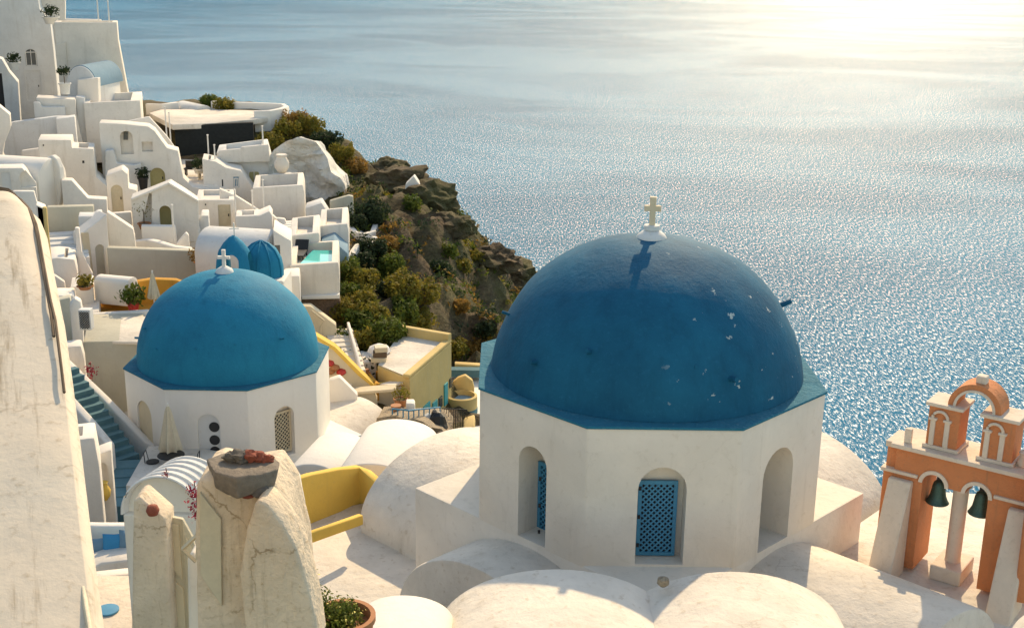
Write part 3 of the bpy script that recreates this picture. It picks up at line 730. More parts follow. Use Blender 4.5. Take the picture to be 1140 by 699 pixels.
# middle houses
house('low white house with beige door beside the slanting steps', [(218, 223), (261, 222.5), (262, 230)], 64, 3.0, 'white', 4.5, ops=[('door', (243, 257, 228, 252), False, 'door_beige', .1), ('window', (228, 229.5, 227, 229), False, 'dark', .1)], wells=[(219, 260, 223, .25)])
wallx('slanting white coping running down right below the shuttered window', [(244, 210), (262, 218), (283, 231), (300, 243), (316, 256), (318, 262)], 65.4, .4, 'white', 3)
house('low white stepped block at the foot of the cube house', [(262, 241), (289, 240), (300, 235), (303, 240), (304, 262)], 62.5, 1.6, 'white_clean', 3, wells=[(263, 288, 241, .25)])
wallx('second slanting coping below the cube house', [(296, 236), (304, 240), (316, 250), (330, 260), (332, 270)], 63.6, .35, 'white_clean', 2.0)
wallx('third slanting coping beside the planted strip', [(308, 243), (317, 244), (324, 258), (336, 260)], 63.0, .35, 'white_clean', 2.0)
# tent shaped house
pl = Plane(at(185, 225, 59.5), R(15)); th = thing('tent_shaped_house', pl.hit(190, 265), 'white house with steep tent shaped shaded walls and an arched opening behind a pole', 'house')
q = opening_px(pl, 178, 191, 229, 262)
bp = [pl.uz(x, y) for x, y in [(150, 270), (146, 221), (165, 214), (190, 204), (206, 214), (221, 224), (222, 270)]]
q2 = [pl.uz(x, y) for x, y in [(157, 251), (169, 251), (169, 216), (166, 215)]]
link_mesh('wall', MB().prism([pl.p(u, z) for u, z in bp], -pl.n * 1.2), M['white'], th, bevel=.05, cuts=[pp(pl, q, .2, 1.0), pp(pl, q2, .2, .7)])
link_mesh('door', pp(pl, scale_poly(q, .998), -.75, .04), M['door_olive'], th)
for dx, a_ in ((0, 1), (1, 1)):
    P0, P1 = [(188, 204), (221, 224)] if dx else [(188, 204), (146, 222)]
    link_mesh('coping', MB().prism([pl.p(*pl.uz(P0[0], P0[1] - 1.2), .12), pl.p(*pl.uz(P1[0], P1[1] - 1.2), .12), pl.p(*pl.uz(P1[0], P1[1] + 1.6), .12), pl.p(*pl.uz(P0[0], P0[1] + 1.6), .12)], -pl.n * .45), M['white_clean'], th, bevel=.03)
house('low white terrace wall in front of the tent shaped house', [(157, 252), (195, 252.5), (196, 258)], 58, .5, 'white_clean', 2.0, name='terrace_wall', cat='wall')
pole((191.5, 193.5), 229, 268, 57.6, 'white pole in front of the arched opening')
wallx('short slanting white wall at the right of the low terrace wall', [(196, 272), (207, 259), (210, 262), (211, 275)], 57, .35, 'white_clean', 1.5)
house('shaded steps block between the tent shaped house and the beige door house', [(205, 252), (222, 246), (224, 240), (232, 240)], 60.5, 1.5, 'white_cool', 3, name='wall_box', cat='wall')
# slanted gable with arch and long wall
g2 = Plane(at(87, 262, 53), R(38)); th = thing('gabled_house', g2.hit(105, 310), 'white gabled house end with tall blind arch beside a tan doorway strip', 'house')
bp = [g2.uz(x, y) for x, y in [(98, 325), (88, 262), (103, 251), (119, 238), (125, 318)]]; q = opening_px(g2, 107, 117, 272, 310)
link_mesh('wall', MB().prism([g2.p(u, z) for u, z in bp], -g2.n * .9), M['white_clean'], th, bevel=.05, cuts=[pp(g2, q, .2, .35)])
link_mesh('door', pp(g2, scale_poly(q, .998), -.1, .04), M['green_grey'], th)
link_mesh('side_strip', pp(g2, [g2.uz(x, y) for x, y in [(90, 259), (98, 259), (104, 308), (97, 300)]], .06, .05), M['cream'], th)
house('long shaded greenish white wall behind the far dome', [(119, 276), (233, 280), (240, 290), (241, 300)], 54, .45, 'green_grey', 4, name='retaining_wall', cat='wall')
house('white wall rising left behind the long greenish wall', [(119, 236), (130, 243), (148, 255), (150, 264), (151, 276)], 55.5, .6, 'white', 3, name='garden_wall', cat='wall')
hwall('winding low white parapet above the long greenish wall', [at(150, 268, 57), at(165, 266, 57), at(175, 268, 56.5), at(195, 274, 56), at(213, 276, 56)], None, .4, .8, 'white_clean')
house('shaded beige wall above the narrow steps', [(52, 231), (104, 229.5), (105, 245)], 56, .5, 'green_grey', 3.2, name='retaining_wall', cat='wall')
house('small white box between the beige wall and the gabled house', [(87, 241), (104, 241), (108, 238), (113, 238), (114, 255)], 54.6, 1.0, 'white_cool', 3, name='wall_box', cat='wall')
# barrel vault behind the far dome
v0, v1 = at(222, 272, 52), at(304, 272, 52)
o = link_mesh('barrel_vault', MB().barrel((v0.x, 53.2), (v1.x, 52.6), 1.3, .95, at(260, 254, 53).z - .95, at(260, 300, 53).z, 24), M['white_cool'], smooth=40, bevel=.08)
tag(o, 'long white barrel vaulted roof running crosswise behind the far blue dome', 'vault')
# pool house group
house('white house with narrow double window beside the small blue cupola', [(304, 256), (320, 266), (324, 268)], 51.5, 2.2, 'white_clean', 5, ops=[('window', (306, 312, 273, 291), False, 'glass', .08)])
house('white terrace box behind the pool', [(322, 263), (355, 259), (356, 267)], 55.5, 4, 'white', 4, wells=[(323, 354, 263, .4)])
house('white flat block with stones on its parapet above the blue slanting wall', [(355, 252), (386.5, 249), (388, 258)], 58.5, 4, 'white', 4, wells=[(356, 386, 251, .5)])
house('blue grey slanting shed roof to the right of the pool', [(357, 274), (372, 269), (387, 282), (388, 292)], 56.5, 2.5, 'blue_roof', 3, name='shed', cat='shed')
ph, pl = house('white pool terrace box with turquoise plunge pool', [(322, 296), (376.5, 292), (377.5, 300)], 51.5, 4.2, 'white_warm', 1.2, wells=[(322, 376, 294, .45)])
pz = at(350, 287, 53.5).z
link_mesh('pool_water', MB().prism([Vector((at(336, 288, 53).x, 52.4, pz - .02)), Vector((at(370, 288, 53).x, 52.2, pz - .02)), Vector((at(370, 288, 53).x, 55.0, pz - .02)), Vector((at(340, 288, 53).x, 55.0, pz - .02))], (0, 0, -.04)), M['pool'], ph)
link_mesh('pool_edge', MB().prism([at(333, 286, 54), at(336, 285, 54), at(348, 294, 54), at(345, 295, 54)], (0, .2, -.3)), M['white_clean'], ph)
house('brown stone masonry retaining wall under the pool terrace', [(334, 331), (376, 329), (379, 336)], 51.8, .8, 'brick', 3, name='stone_wall', cat='wall', bevel=.02)
wallx('thin white ledge along the foot of the pool terrace', [(336, 330.5), (378, 328)], 51.2, .35, 'white_clean', .12, bevel=.02)
house('small white lean-to with sunlit top between the cupola and the pool', [(316, 308), (333, 307), (334, 316)], 49.5, 1.4, 'white_clean', 3, name='lean_to', cat='lean-to')
# whitewashed rock
rp = [(300, 175), (306, 166), (318, 158), (331, 153), (343, 156), (352, 158), (357, 168), (364, 176), (370, 190), (379, 196), (382, 206), (381, 222), (372, 226), (352, 230), (345, 246), (300, 246)]
def craggy(poly, Y, D, amp, mat, n=26):
    P = [at(x, y, Y) for x, y in poly]; X = [p.x for p in P]; Zs = [p.z for p in P]; x0, x1, z0, z1 = min(X), max(X), min(Zs), max(Zs)
    def inside(x, z):
        c = False; k = len(P) - 1
        for i in range(len(P)):
            if (P[i].z > z) != (P[k].z > z) and x < (P[k].x - P[i].x) * (z - P[i].z) / (P[k].z - P[i].z) + P[i].x: c = not c
            k = i
        return c
    bm = bmesh.new(); vs_ = [bm.verts.new(p) for p in P]; f = bm.faces.new(vs_)
    r_ = bmesh.ops.extrude_face_region(bm, geom=[f]); ev = [v for v in r_['geom'] if isinstance(v, bmesh.types.BMVert)]
    for v in ev: v.co.y += D; v.co.z -= .15 * D
    bmesh.ops.triangulate(bm, faces=bm.faces)
    for _ in range(4): 
        es = [e for e in bm.edges if e.calc_length() > .45]
        if es: bmesh.ops.subdivide_edges(bm, edges=es, cuts=1); bmesh.ops.triangulate(bm, faces=[f for f in bm.faces if len(f.verts) > 3])
    for v in bm.verts:
        k = noise.fractal(v.co * .45, .8, 2, 5) * amp; m_ = noise.noise(v.co * .8 + Vector((9, 4, 2))) * amp * .3
        v.co.y += k * 2.2; v.co.x += m_; v.co.z += m_
    mb = MB(); bm.verts.ensure_lookup_table(); mb.v = [tuple(v.co) for v in bm.verts]; mb.f = [tuple(v.index for v in f.verts) for f in bm.faces]; bm.verts.index_update(); mb.f = [tuple(v.index for v in f.verts) for f in bm.faces]; bm.free()
    return mb
o = link_mesh('whitewashed_rock', craggy(rp, 74.5, 3, .5, None), M['wrock'], smooth=55); tag(o, 'tall whitewashed rock face between the white houses and the scrub', 'rock')
house('low white blue shaded roof at the foot of the whitewashed rock', [(340, 232), (358, 226), (366, 238), (367, 250)], 66, 1.5, 'white_cool', 3, name='shed', cat='shed')
house('grey green garden wall with gatepost below the rock', [(367, 224), (388, 218), (393, 219), (394, 240)], 68, .4, 'green_grey', 3.5, name='garden_wall', cat='wall')
hwall('curved white planter wall on the scrub slope', [at(390, 251, 64), at(396, 258, 63), at(406, 260, 63), at(415, 257, 63.5), at(418, 249, 65)], None, .3, .9, 'white_clean')
hwall('winding white path wall beyond the blue shed', [at(390, 292, 58), at(392, 280, 59), at(398, 272, 60), at(410, 269, 61), at(424, 268, 61.5), at(425, 265, 62.5), at(408, 262, 63.5), at(398, 256, 64)], None, .3, .8, 'white_clean')
# small bell cupola
cu = thing('blue_cupola', at(275, 312, 47), 'small blue ribbed cupola with open arches and thin white cross behind the far dome', 'cupola')
c1 = at(262, 312, 46.5); c2 = at(292, 306, 47.5)
mb = MB().lathe(c1, [(.74, 0), (.74, .45), (.70, .85), (.58, 1.2), (.38, 1.5), (.16, 1.72), (0, 1.8)], 24)
cutA = [MB().prism([c1 + Vector((u, -2, z)) for u, z in arch_poly(-.30, .30, -.2, 1.15)], (0, 4, 0)), MB().prism([c1 + Vector((-2, u, z)) for u, z in arch_poly(-.30, .30, -.2, 1.15)], (4, 0, 0))]
link_mesh('belfry', mb, M['dome_b'], cu, smooth=50, cuts=cutA)
link_mesh('dome', MB().lathe(c2, [(.85, 0), (.85, .3), (.78, .7), (.6, 1.05), (.33, 1.28), (0, 1.38)], 28), M['dome_b'], cu, smooth=60)
for k in range(5):
    a = R(-160 + k * 35); link_mesh('rib', MB().tube([c2 + Vector((math.cos(a) * r_, math.sin(a) * r_, z)) for r_, z in [(.87, 0), (.87, .3), (.80, .7), (.62, 1.05), (.35, 1.28), (.02, 1.4)]], .035, n=6), M['dome_b'], cu, smooth=60)
link_mesh('base', MB().box(c2 + Vector((-.5, 0, -1.2)), (3.0, 1.8, 1.2)), M['white_clean'], cu, bevel=.05)
link_mesh('cross', cross_mb(c1 + Vector((.05, 0, 1.78)), .5, .36, .05, .05, R(10)), M['pole'], cu)

# ---- small village furnishings
stairs('terrace_steps', 'small white steps at the right of the tent shaped house', at(214, 240, 62), at(206, 258, 59.8), 1.3, 6, 'white_clean')
stairs('terrace_steps', 'pale stairs dropping between the cube house and the planted strip', at(318, 246, 63.5), at(338, 262, 61.2), 1.0, 7, 'white_clean')
wallx('white parapet with rounded end below the striped block', [(24, 168), (52, 164), (78, 158), (79, 168)], 71, .35, 'white', 2)
wallx('low white retaining wall in front of the gatehouse steps', [(122, 238), (146, 236), (147, 243)], 60, .35, 'white_clean', 2)
for k, (x, y, Y) in enumerate([(243, 286, 55.8), (256, 236, 64.5)]):
    pass
for k, (x, y, Y, lab) in enumerate([(316, 283, 54.8, 'dark sun lounger beside the turquoise pool, near the windowed house'), (325, 287, 54.2, 'dark sun lounger at the left edge of the turquoise pool')]):
    p = at(x + 8, y + 2, Y); t_ = thing('sun_lounger', p, lab, 'sun lounger')
    link_mesh('seat', MB().box(p + Vector((0, 0, .25)), (.6, 1.2, .08)), M['iron'], t_); link_mesh('backrest', MB().prism([p + Vector((-.3, .6, .3)), p + Vector((.3, .6, .3)), p + Vector((.3, 1.0, .7)), p + Vector((-.3, 1.0, .7))], (0, .05, -.05)), M['iron'], t_)
    for sx in (-1, 1):
        for sy in (-1, 1): link_mesh('leg', MB().box(p + Vector((sx * .26, sy * .5, 0)), (.05, .05, .25)), M['iron'], t_)
# ================================================================== lower left of the village
# ochre terrace with parasol and planter
pl = Plane(at(118, 335, 49.5), 0)
house('ochre yellow terrace wall with curved top behind the long white rail', [(112, 324), (126, 318), (170, 311), (196, 312), (214, 318), (216, 330)], 49.3, .4, 'ochre', 2.5, name='terrace_wall', cat='wall')
zf = at(150, 343, 48.5).z
slab('ochre floored little terrace with red pot and parasol', [atz(x, y, zf) for x, y in [(108, 350), (230, 350), (232, 330), (110, 330)]], .4, 'ochre')
o = link_mesh('barrel_vault', MB().barrel((at(105, 320, 48).x, 48.6), (at(146, 317, 48).x, 48.2), .38, .25, at(130, 310, 48).z - .25, at(130, 340, 48).z, 12), M['white_clean'], smooth=40, bevel=.04)
tag(o, 'low rounded white roof running along the ochre terrace', 'roof')
wallx('white wall rail in front of the ochre terrace', [(100, 350), (158, 346.5), (166, 346)], 46.5, .3, 'white_clean', .8)
house('flat roofed beige house with broad sunlit roof left of the far dome', [(93, 380.5), (158, 379), (160, 384)], 43.0, 3.6, 'green_grey', 3.5, bevel=.04)
zf = at(125, 380, 43).z + .03
slab('', [at(93, 379.8, 42.95), at(159, 378.3, 42.95), atz(166, 352, zf), atz(100, 354, zf)], .06, 'roof') if False else None
rr_ = slab('broad sunlit pinkish roof slab left of the far dome', [Vector((p.x, p.y, zf)) for p in (at(92, 380, 42.9), at(160, 378.5, 42.9), atz(168, 352, zf), atz(99, 354, zf))], .12, 'roof', 'roof_terrace', 'roof')
house('small white house with bird shaped stain below the plant box', [(83, 352), (110, 346), (111, 354)], 46.5, 2.0, 'white', 3, ops=[('window', (102, 106, 340 + 16, 362), False, 'dark', .05)], name='white_house')
house('white box planter wall under the dry shrub', [(78, 320), (103, 317), (104, 325)], 47.8, 1.6, 'white', 3, name='planter_box', cat='planter', wells=[(79, 102, 320, .3)])
# left stack near the weathered wall
cw = at(82, 392, 41.5)
house('tall curved white fin wall beside the grey louvred unit', [(77, 340), (83, 332), (90, 336), (93, 352), (93, 382), (94, 388)], 42.6, .5, 'white_clean', 1.5, name='garden_wall', cat='wall', bevel=.08)
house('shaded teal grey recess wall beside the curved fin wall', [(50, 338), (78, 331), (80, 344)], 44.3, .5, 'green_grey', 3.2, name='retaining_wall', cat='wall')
house('low white house block beneath the curved fin wall', [(52, 388), (90, 385), (94, 400)], 40.4, .8, 'white', 2.5, )
wallx('rounded white shoulder wall left of the narrow steps', [(50, 308), (60, 306), (72, 314), (73, 322)], 49.5, .3, 'white', 2.5)
house('white flat topped block between the plant box and the shoulder wall', [(52, 330), (64, 329), (82, 329), (84, 338)], 46.0, 1.2, 'white_clean', 3)
wallx('white slanting parapet wall right of the narrow steps', [(83, 254), (88, 254), (91, 280), (103, 305), (106, 318)], 52.0, .35, 'white_clean', 2)
wallx('tall white house wall edge beside the weathered foreground wall', [(40, 228), (50, 232), (52, 330), (54, 400)], 47, .8, 'white_clean', 3)
wallx('thin ochre edged wall strip at the left of the narrow steps', [(47, 231), (52, 231), (53.5, 250)], 46.4, .25, 'yellow_pale', 2.2)
house('white sunlit landing block under the narrow steps', [(53, 289), (63, 287), (83, 289), (86, 302)], 50.5, 2.2, 'white_clean', 3, wells=[(64, 82, 289, .3)])
stairs('narrow_steps', 'narrow grey white steps climbing under the shaded beige wall', at(66, 258, 55.2), at(70, 290, 51.8), 2.2, 6, 'white_cool')
# grey louvred unit
p = at(97, 366, 42.2); t_ = thing('cooling_unit', p, 'grey louvred cooling unit standing at the corner of the beige flat roof', 'cooling unit')
link_mesh('casing', MB().box(p, (.42, .35, .75)), M['white_cool'], t_, bevel=.02)
link_mesh('grille', lattice(Plane(p + Vector((-.17, -.175, 0)), 0), 0, .34, p.z + .06, p.z + .68, .03, pitch=.06, bar=.02), M['iron'], t_)
# long wall, flight of teal stairs
sp0, sp1 = at(66, 412, 38.6), at(138, 516, 36.3)
st, t, q = stairs('teal_staircase', 'long teal painted staircase descending between white walls left of the far church', sp0, sp1, 1.15, 13, 'teal_step', drop=2.0)
def swall(label, a, b, th_, h, mat='white_clean', **k): return hwall(label, [a, b], None, th_, h, mat, **k)
far = [at(52, 380, 39.9), at(118, 443, 38.6), at(164, 490, 37.8), at(182, 497, 37.6), at(230, 506, 37.2), at(262, 514, 37.0)]
hwall('tall white wall along the far side of the teal staircase', far, None, .28, 3.6, 'white_clean')
near = [at(38, 398, 37.2), at(104, 471, 35.7), at(124, 495, 35.3)]
hwall('white wall with sunlit coping along the near side of the teal staircase', near, None, .28, 4.5, 'white')
stairs('teal_lower_steps', 'short lower teal steps turning round the white corner', at(140, 512, 36.0), at(128, 565, 33.0), 1.5, 5, 'teal_step', drop=1.5)
zc = at(180, 525, 35).z
slab('white church terrace floor with parasol and round table', [atz(x, y, zc) for x, y in [(140, 540), (330, 560), (360, 520), (200, 495), (165, 496)]], .6, 'roof')
# closed parasol and table
def parasol(px, yt, yb, Y, label, tilt=0.0):
    b = at(px, yb, Y); tp = at(px, yt, Y); tp.x = b.x + tilt; th = thing('parasol', b, label, 'parasol'); Hh = tp.z - b.z
    link_mesh('pole', MB().tube([b, tp], .03), M['pole'], th, smooth=40)
    mb = MB(); n = 24; pr = [(.04, .985), (.10, .92), (.20, .70), (.30, .50), (.37, .34), (.33, .33)]
    for k in range(n):
        for r_, f in pr:
            a = 2 * math.pi * k / n; rr = r_ * Hh * .36 * (1.0 + (.28 if k % 3 == 0 else -.12)); cc = b.lerp(tp, f)
            mb.v.append((cc.x + rr * math.cos(a), cc.y + rr * math.sin(a), cc.z + (.05 if k % 3 == 0 else 0) * (f < .4)))
    m_ = len(pr)
    for k in range(n):
        j = (k + 1) % n
        for i in range(m_ - 1): mb.f.append((k * m_ + i, j * m_ + i, j * m_ + i + 1, k * m_ + i + 1))
    mb.f.append(tuple(k * m_ for k in range(n)))
    link_mesh('canopy', mb, M['fabric'], th, smooth=60)
    link_mesh('tip', MB().lathe(tp, [(.03, -.02), (.035, .05), (0, .09)], 8), M['pole'], th)
    link_mesh('foot', MB().lathe(b, [(.28, 0), (.28, .06), (.05, .08), (.05, .25)], 16), M['iron'], th)
parasol(192, 451, 528, 36.0, 'folded cream parasol standing by the round table at the far church')
parasol(172.5, 303, 347, 47.6, 'folded cream parasol on the ochre terrace')
p = at(192, 530, 35.6); t_ = thing('round_table', p, 'black round metal table under the folded parasol', 'table')
link_mesh('table_top', MB().lathe(p + Vector((0, 0, .70)), [(.40, 0), (.42, .02), (.40, .04)], 24), M['iron'], t_)
link_mesh('leg', MB().lathe(p, [(.22, 0), (.04, .05), (.035, .7)], 12), M['iron'], t_)
for k, dx in enumerate((-.62, .62)):
    c_ = p + Vector((dx, .1, 0)); t_ = thing('garden_chair', c_, ['black metal chair left of the round table', 'black metal chair right of the round table'][k], 'chair', 'chairs at the round table')
    link_mesh('seat', MB().lathe(c_ + Vector((0, 0, .43)), [(.2, 0), (.2, .03)], 14), M['iron'], t_)
    link_mesh('backrest', MB().tube([c_ + Vector((math.copysign(.18, dx), -.17, .45)), c_ + Vector((math.copysign(.22, dx), -.12, .78)), c_ + Vector((math.copysign(.22, dx), .12, .78)), c_ + Vector((math.copysign(.18, dx), .17, .45))], .015, n=6), M['iron'], t_)
    for g in range(4):
        a = R(45 + 90 * g); link_mesh('leg', MB().tube([c_ + Vector((.17 * math.cos(a), .17 * math.sin(a), .43)), c_ + Vector((.21 * math.cos(a), .21 * math.sin(a), 0))], .013, n=6), M['iron'], t_)
# white open box house at left
house('white block with open stepped top below the staircase wall', [(60, 492), (105, 487), (111, 520)], 30.5, 1.2, 'white_clean', 5, wells=[(61, 103, 491, .5)])
house('white wall with small arched opening and yellow jar beside the teal lower steps', [(108, 506), (124, 500), (125, 520)], 32.0, .7, 'white_clean', 4, name='garden_wall', cat='wall', ops=[('recess', (110, 121, 515, 556), True, 'dark', .5)])
p = at(116, 556, 31.8)
tag(link_mesh('storage_jar', MB().lathe(p, [(.10, 0), (.18, .12), (.2, .28), (.13, .45), (.11, .5), (.15, .53)], 16), M['yellow'], smooth=50), 'small yellow jar in the arched opening by the teal steps', 'jar')
# lounge corner with cushions
zb = at(110, 622, 23.0).z
hwall('long white bench back wall behind the blue cushions', [at(72, 582, 24.6), at(110, 583, 24.3), at(152, 583, 24.3)], None, .25, 1.7, 'white_clean')
hwall('low curved white seat wall in front of the blue cushions', [at(70, 641, 22.6), at(88, 628, 23.2), at(115, 618, 23.4), (at(150, 614, 23.4))], None, .7, 2.8, 'white_warm')
for k, (x, y, w_, rz, mi, lab) in enumerate([(95, 622, .34, .25, 0, 'deep blue square cushion leftmost on the white bench'), (108, 619, .46, .15, 1, 'grey blue cushion between two brighter ones on the white bench'), (127, 614, .46, .1, 2, 'bright blue cushion third from the left on the white bench'), (143, 609, .4, -.1, 1, 'grey blue cushion at the right end of the white bench')]):
    c_ = at(x, y, 23.75); mb = MB(); n = 8
    bm = bmesh.new(); bmesh.ops.create_grid(bm, x_segments=n, y_segments=n, size=.5)
    top_ = [(v.co.x, v.co.y) for v in bm.verts]; fs_ = [tuple(v.index for v in f.verts) for f in bm.faces]; bm.free()
    for sgn in (1, -1):
        vs_ = []
        for a, b_ in top_:
            d_ = max(0, (1 - (2 * a) ** 4) * (1 - (2 * b_) ** 4)) ** .5 * .08 * sgn; pin = 1 - .08 * (1 - abs(4 * a * b_))
            vs_.append(c_ + Vector((a * w_ * pin * math.cos(rz) - d_ * math.sin(rz), a * w_ * pin * math.sin(rz) + d_ * math.cos(rz) + b_ * .12, b_ * w_ * .95 * pin + .18)))
        mb.add(vs_, fs_)
    tag(link_mesh('cushion', mb, M['cush'][mi], smooth=70), lab, 'cushion')
zl = at(110, 690, 18.5).z
slab('worn white landing floor at the foot of the weathered wall', [atz(x, y, zl) for x, y in [(40, 720), (175, 720), (170, 640), (60, 640)]], .5, 'old')
tag(link_mesh('drain_cover', MB().lathe(atz(120, 680, zl) + Vector((0, 0, .01)), [(.19, 0), (.19, .03), (.15, .035)], 20), M['shutter'], smooth=40), 'blue grey round cover lying on the worn landing floor', 'drain cover')
hwall('short pale wall on the landing at the left of the tall white post', [at(92, 640, 20.0), at(150, 634, 20.5)], None, .3, 2.4, 'white_warm')

# ================================================================== middle: cream stair wall, yellow house, lower path
def fwall(label, pts3, dn, th_vec, mat, name='garden_wall', cat='wall', bevel=.04):
    """wall face given by 3-D top points, dropped by dn, extruded by th_vec"""
    pts3 = [Vector(p) for p in pts3]; low = [p + Vector((0, 0, -dn)) for p in reversed(pts3)]
    o = link_mesh(name, MB().prism(pts3 + low, th_vec), M[mat], smooth=35, bevel=bevel); return tag(o, label, cat)
house('long cream wall sloping down from the far church with yellow coping', [(346, 372), (372, 388), (400, 416), (417, 431), (438, 430), (441, 445)], 45.4, .4, 'cream', 5, name='garden_wall', cat='wall')
c0, c1, c2_ = at(345, 370.5, 46.0), at(373, 386.5, 46.0), at(418, 429.8, 46.0)
cpl = auto_plane([(346, 372), (372, 388), (400, 416), (417, 431), (438, 430), (441, 445)], 45.4, 0)
tag(link_mesh('coping', MB().prism([cpl.p(*cpl.uz(x, y), .04) for x, y in [(345, 369.5), (373, 386), (401, 414), (418, 429.5), (417, 432), (399, 418), (371, 389.5), (345, 373)]], -cpl.n * .5), M['yellow'], bevel=.02), 'bright yellow coping along the sloping cream wall', 'coping')
house('beige wall with drain pipe above the small steps behind the far dome', [(336, 341), (346, 341), (374, 362), (375, 377)], 49.5, .5, 'cream', 4, name='garden_wall', cat='wall')
tag(link_mesh('drain_pipe', MB().tube([at(347, 346, 49.3), at(361, 357, 49.3), at(357, 364, 49.3), at(357, 378, 49.3)], .04, n=6), M['cream'], smooth=50), 'thin bent drain pipe on the beige wall', 'pipe')
stairs('small_steps', 'small white steps going down beside the green scrub', at(377, 366, 50.3), at(391, 414, 46.2), 1.15, 9, 'white_warm')
fwall('thin white slanting rail wall beside the small steps', [at(386, 358, 50.3), at(397, 398, 46.8), at(400, 414, 46.0)], .35, (.12, .0, 0), 'white_clean')
# orange lined opening
ob = thing('orange_planter', at(420, 436, 45.6), 'open box lined in bright orange at the foot of the sloping cream wall', 'planter')
P = [at(404, 412, 47.5), at(414, 411, 48.3), at(437, 428, 46.2), at(419, 430, 45.4)]
link_mesh('floor', MB().prism([p + Vector((0, 0, -.55)) for p in P], (0, 0, -.1)), M['ochre'], ob)
for i in range(4):
    a, b = P[i], P[(i + 1) % 4]; cc = sum(P, Vector()) / 4
    n_ = Vector((-(b - a).y, (b - a).x, 0)).normalized(); n_ = n_ if (cc - a).dot(n_) > 0 else -n_
    link_mesh('side', MB().prism([a + Vector((0, 0, .12)), b + Vector((0, 0, .12)), b + Vector((0, 0, -.6)), a + Vector((0, 0, -.6))], n_ * .1), M['ochre'] if i != 2 else M['yellow'], ob)
tag(link_mesh('clay_jar', MB().lathe(at(409, 424, 46.8), [(.1, 0), (.17, .15), (.15, .35), (.08, .42), (.1, .5)], 14), M['pot_terra'], smooth=50), 'clay jar at the corner of the orange lined box', 'jar')
house('beige wall with string course under the orange lined box', [(363, 441), (416, 437), (420, 445)], 44.5, .5, 'cream', 5, name='retaining_wall', cat='wall')
tag(link_mesh('string_course', MB().prism([at(362, 439, 44.4), at(440, 433, 44.4), at(440, 436, 44.4), at(362, 442, 44.4)], (0, .6, 0)), M['cream'], bevel=.02), 'pale moulding along the top of the beige wall', 'moulding')
# yellow house: front wall (left part, pale) and long right wall going back
Zr = at(456, 417, 45.5).z
A = at(420, 405, 46.5); A.z = Zr; B = at(456, 417, 45.0); B.z = Zr; C_ = atz(503, 381, Zr); D_ = atz(445, 371, Zr)
yh = thing('yellow_house', Vector((B.x, B.y, Zr - 3)), 'yellow plastered house with broad white roof and teal doors below the scrub slope', 'house')
link_mesh('wall', MB().prism([A, B, C_, D_], (0, 0, -3.6)), M['yellow_pale'], yh, bevel=.06)
def inset(P, k): c_ = sum(P, Vector()) / len(P); return [p.lerp(c_, k) for p in P]
link_mesh('roof', MB().prism([p + Vector((0, 0, .03)) for p in inset([A, B, C_, D_], .03)], (0, 0, -.02)), M['roof'], yh)
for a, b, hh in ((C_, D_, .42), (B, C_, .16)):
    d_ = (b - a); n_ = Vector((-d_.y, d_.x, 0)).normalized(); cc = (A + C_) / 2; n_ = n_ if (cc - a).dot(n_) > 0 else -n_
    link_mesh('parapet', MB().prism([a + Vector((0, 0, .0)), b + Vector((0, 0, .0)), b + Vector((0, 0, hh)), a + Vector((0, 0, hh))], n_ * .3), M['yellow_pale'], yh, bevel=.05)
pw = Plane(B, math.atan2((C_ - B).y, (C_ - B).x)); 
for k, (l, r_, t_, b_, nm, mt) in enumerate([(471, 478, 446, 466, 'door', 'shutter_teal'), (481, 486, 444, 464, 'door', 'shutter_teal'), (488, 491.5, 440, 455, 'window', 'glass'), (494, 497.5, 425, 452, 'door', 'shutter_teal'), (500, 502, 420, 432, 'window', 'glass')]):
    q = [(pw.uz(l, (t_ + b_) / 2)[0], pw.uz(l, b_)[1]), (pw.uz(r_, (t_ + b_) / 2)[0], pw.uz(l, b_)[1]), (pw.uz(r_, (t_ + b_) / 2)[0], pw.uz(r_, t_)[1]), (pw.uz(l, (t_ + b_) / 2)[0], pw.uz(r_, t_)[1])]
    link_mesh(nm, pp(pw, q, .05, .08), M[mt], yh)
0 and link_mesh('buttress', MB().prism([pw.p(u, z, .0) for u, z in [(pw.uz(489, 420)[0], Zr - .2), (pw.uz(497, 420)[0], Zr + .05), (pw.uz(496, 430)[0], Zr - 1.4), (pw.uz(491, 430)[0], Zr - 2.0)]], pw.n * .25), M['white_warm'], yh, bevel=.1)
pf = Plane(A, math.atan2((B - A).y, (B - A).x))
link_mesh('porch', MB().prism([pf.p(*pf.uz(x, y), .5) for x, y in [(434, 424), (449, 425), (449, 427.5), (434, 427)]], -pf.n * .5), M['white_warm'], yh)
link_mesh('door', pp(pf, [pf.uz(x, y) for x, y in [(437, 455), (447, 455), (447, 430), (437, 430)]], .03, .05), M['white_cool'], yh)
# things on the yellow roof
p = A.lerp(D_, .25) + Vector((-.6, .2, -.3)); o = house('white box on the left of the yellow house roof', [(400, 402), (418, 404), (419, 410)], 47.6, 1.4, 'white_clean', 2, name='roof_box', cat='roof box')
p = atz(422, 402, Zr); t_ = thing('crate_stack', p, 'stack of wooden crates and cloths at the corner of the yellow house roof', 'crates')
for k in range(3):
    link_mesh('crate', MB().box(p + Vector((.04 * k, .02 * k, .21 * k)), (.6 - .05 * k, .45, .2), .1 * k), M['stem'] if k % 2 else M['wood_cream'], t_, bevel=.01)
link_mesh('cloth', MB().lathe(p + Vector((-.1, 1.0, .1)), [(.5, 0), (.42, .15), (.25, .24), (.1, .3), (0, .3)], 9), M['awning'], t_)
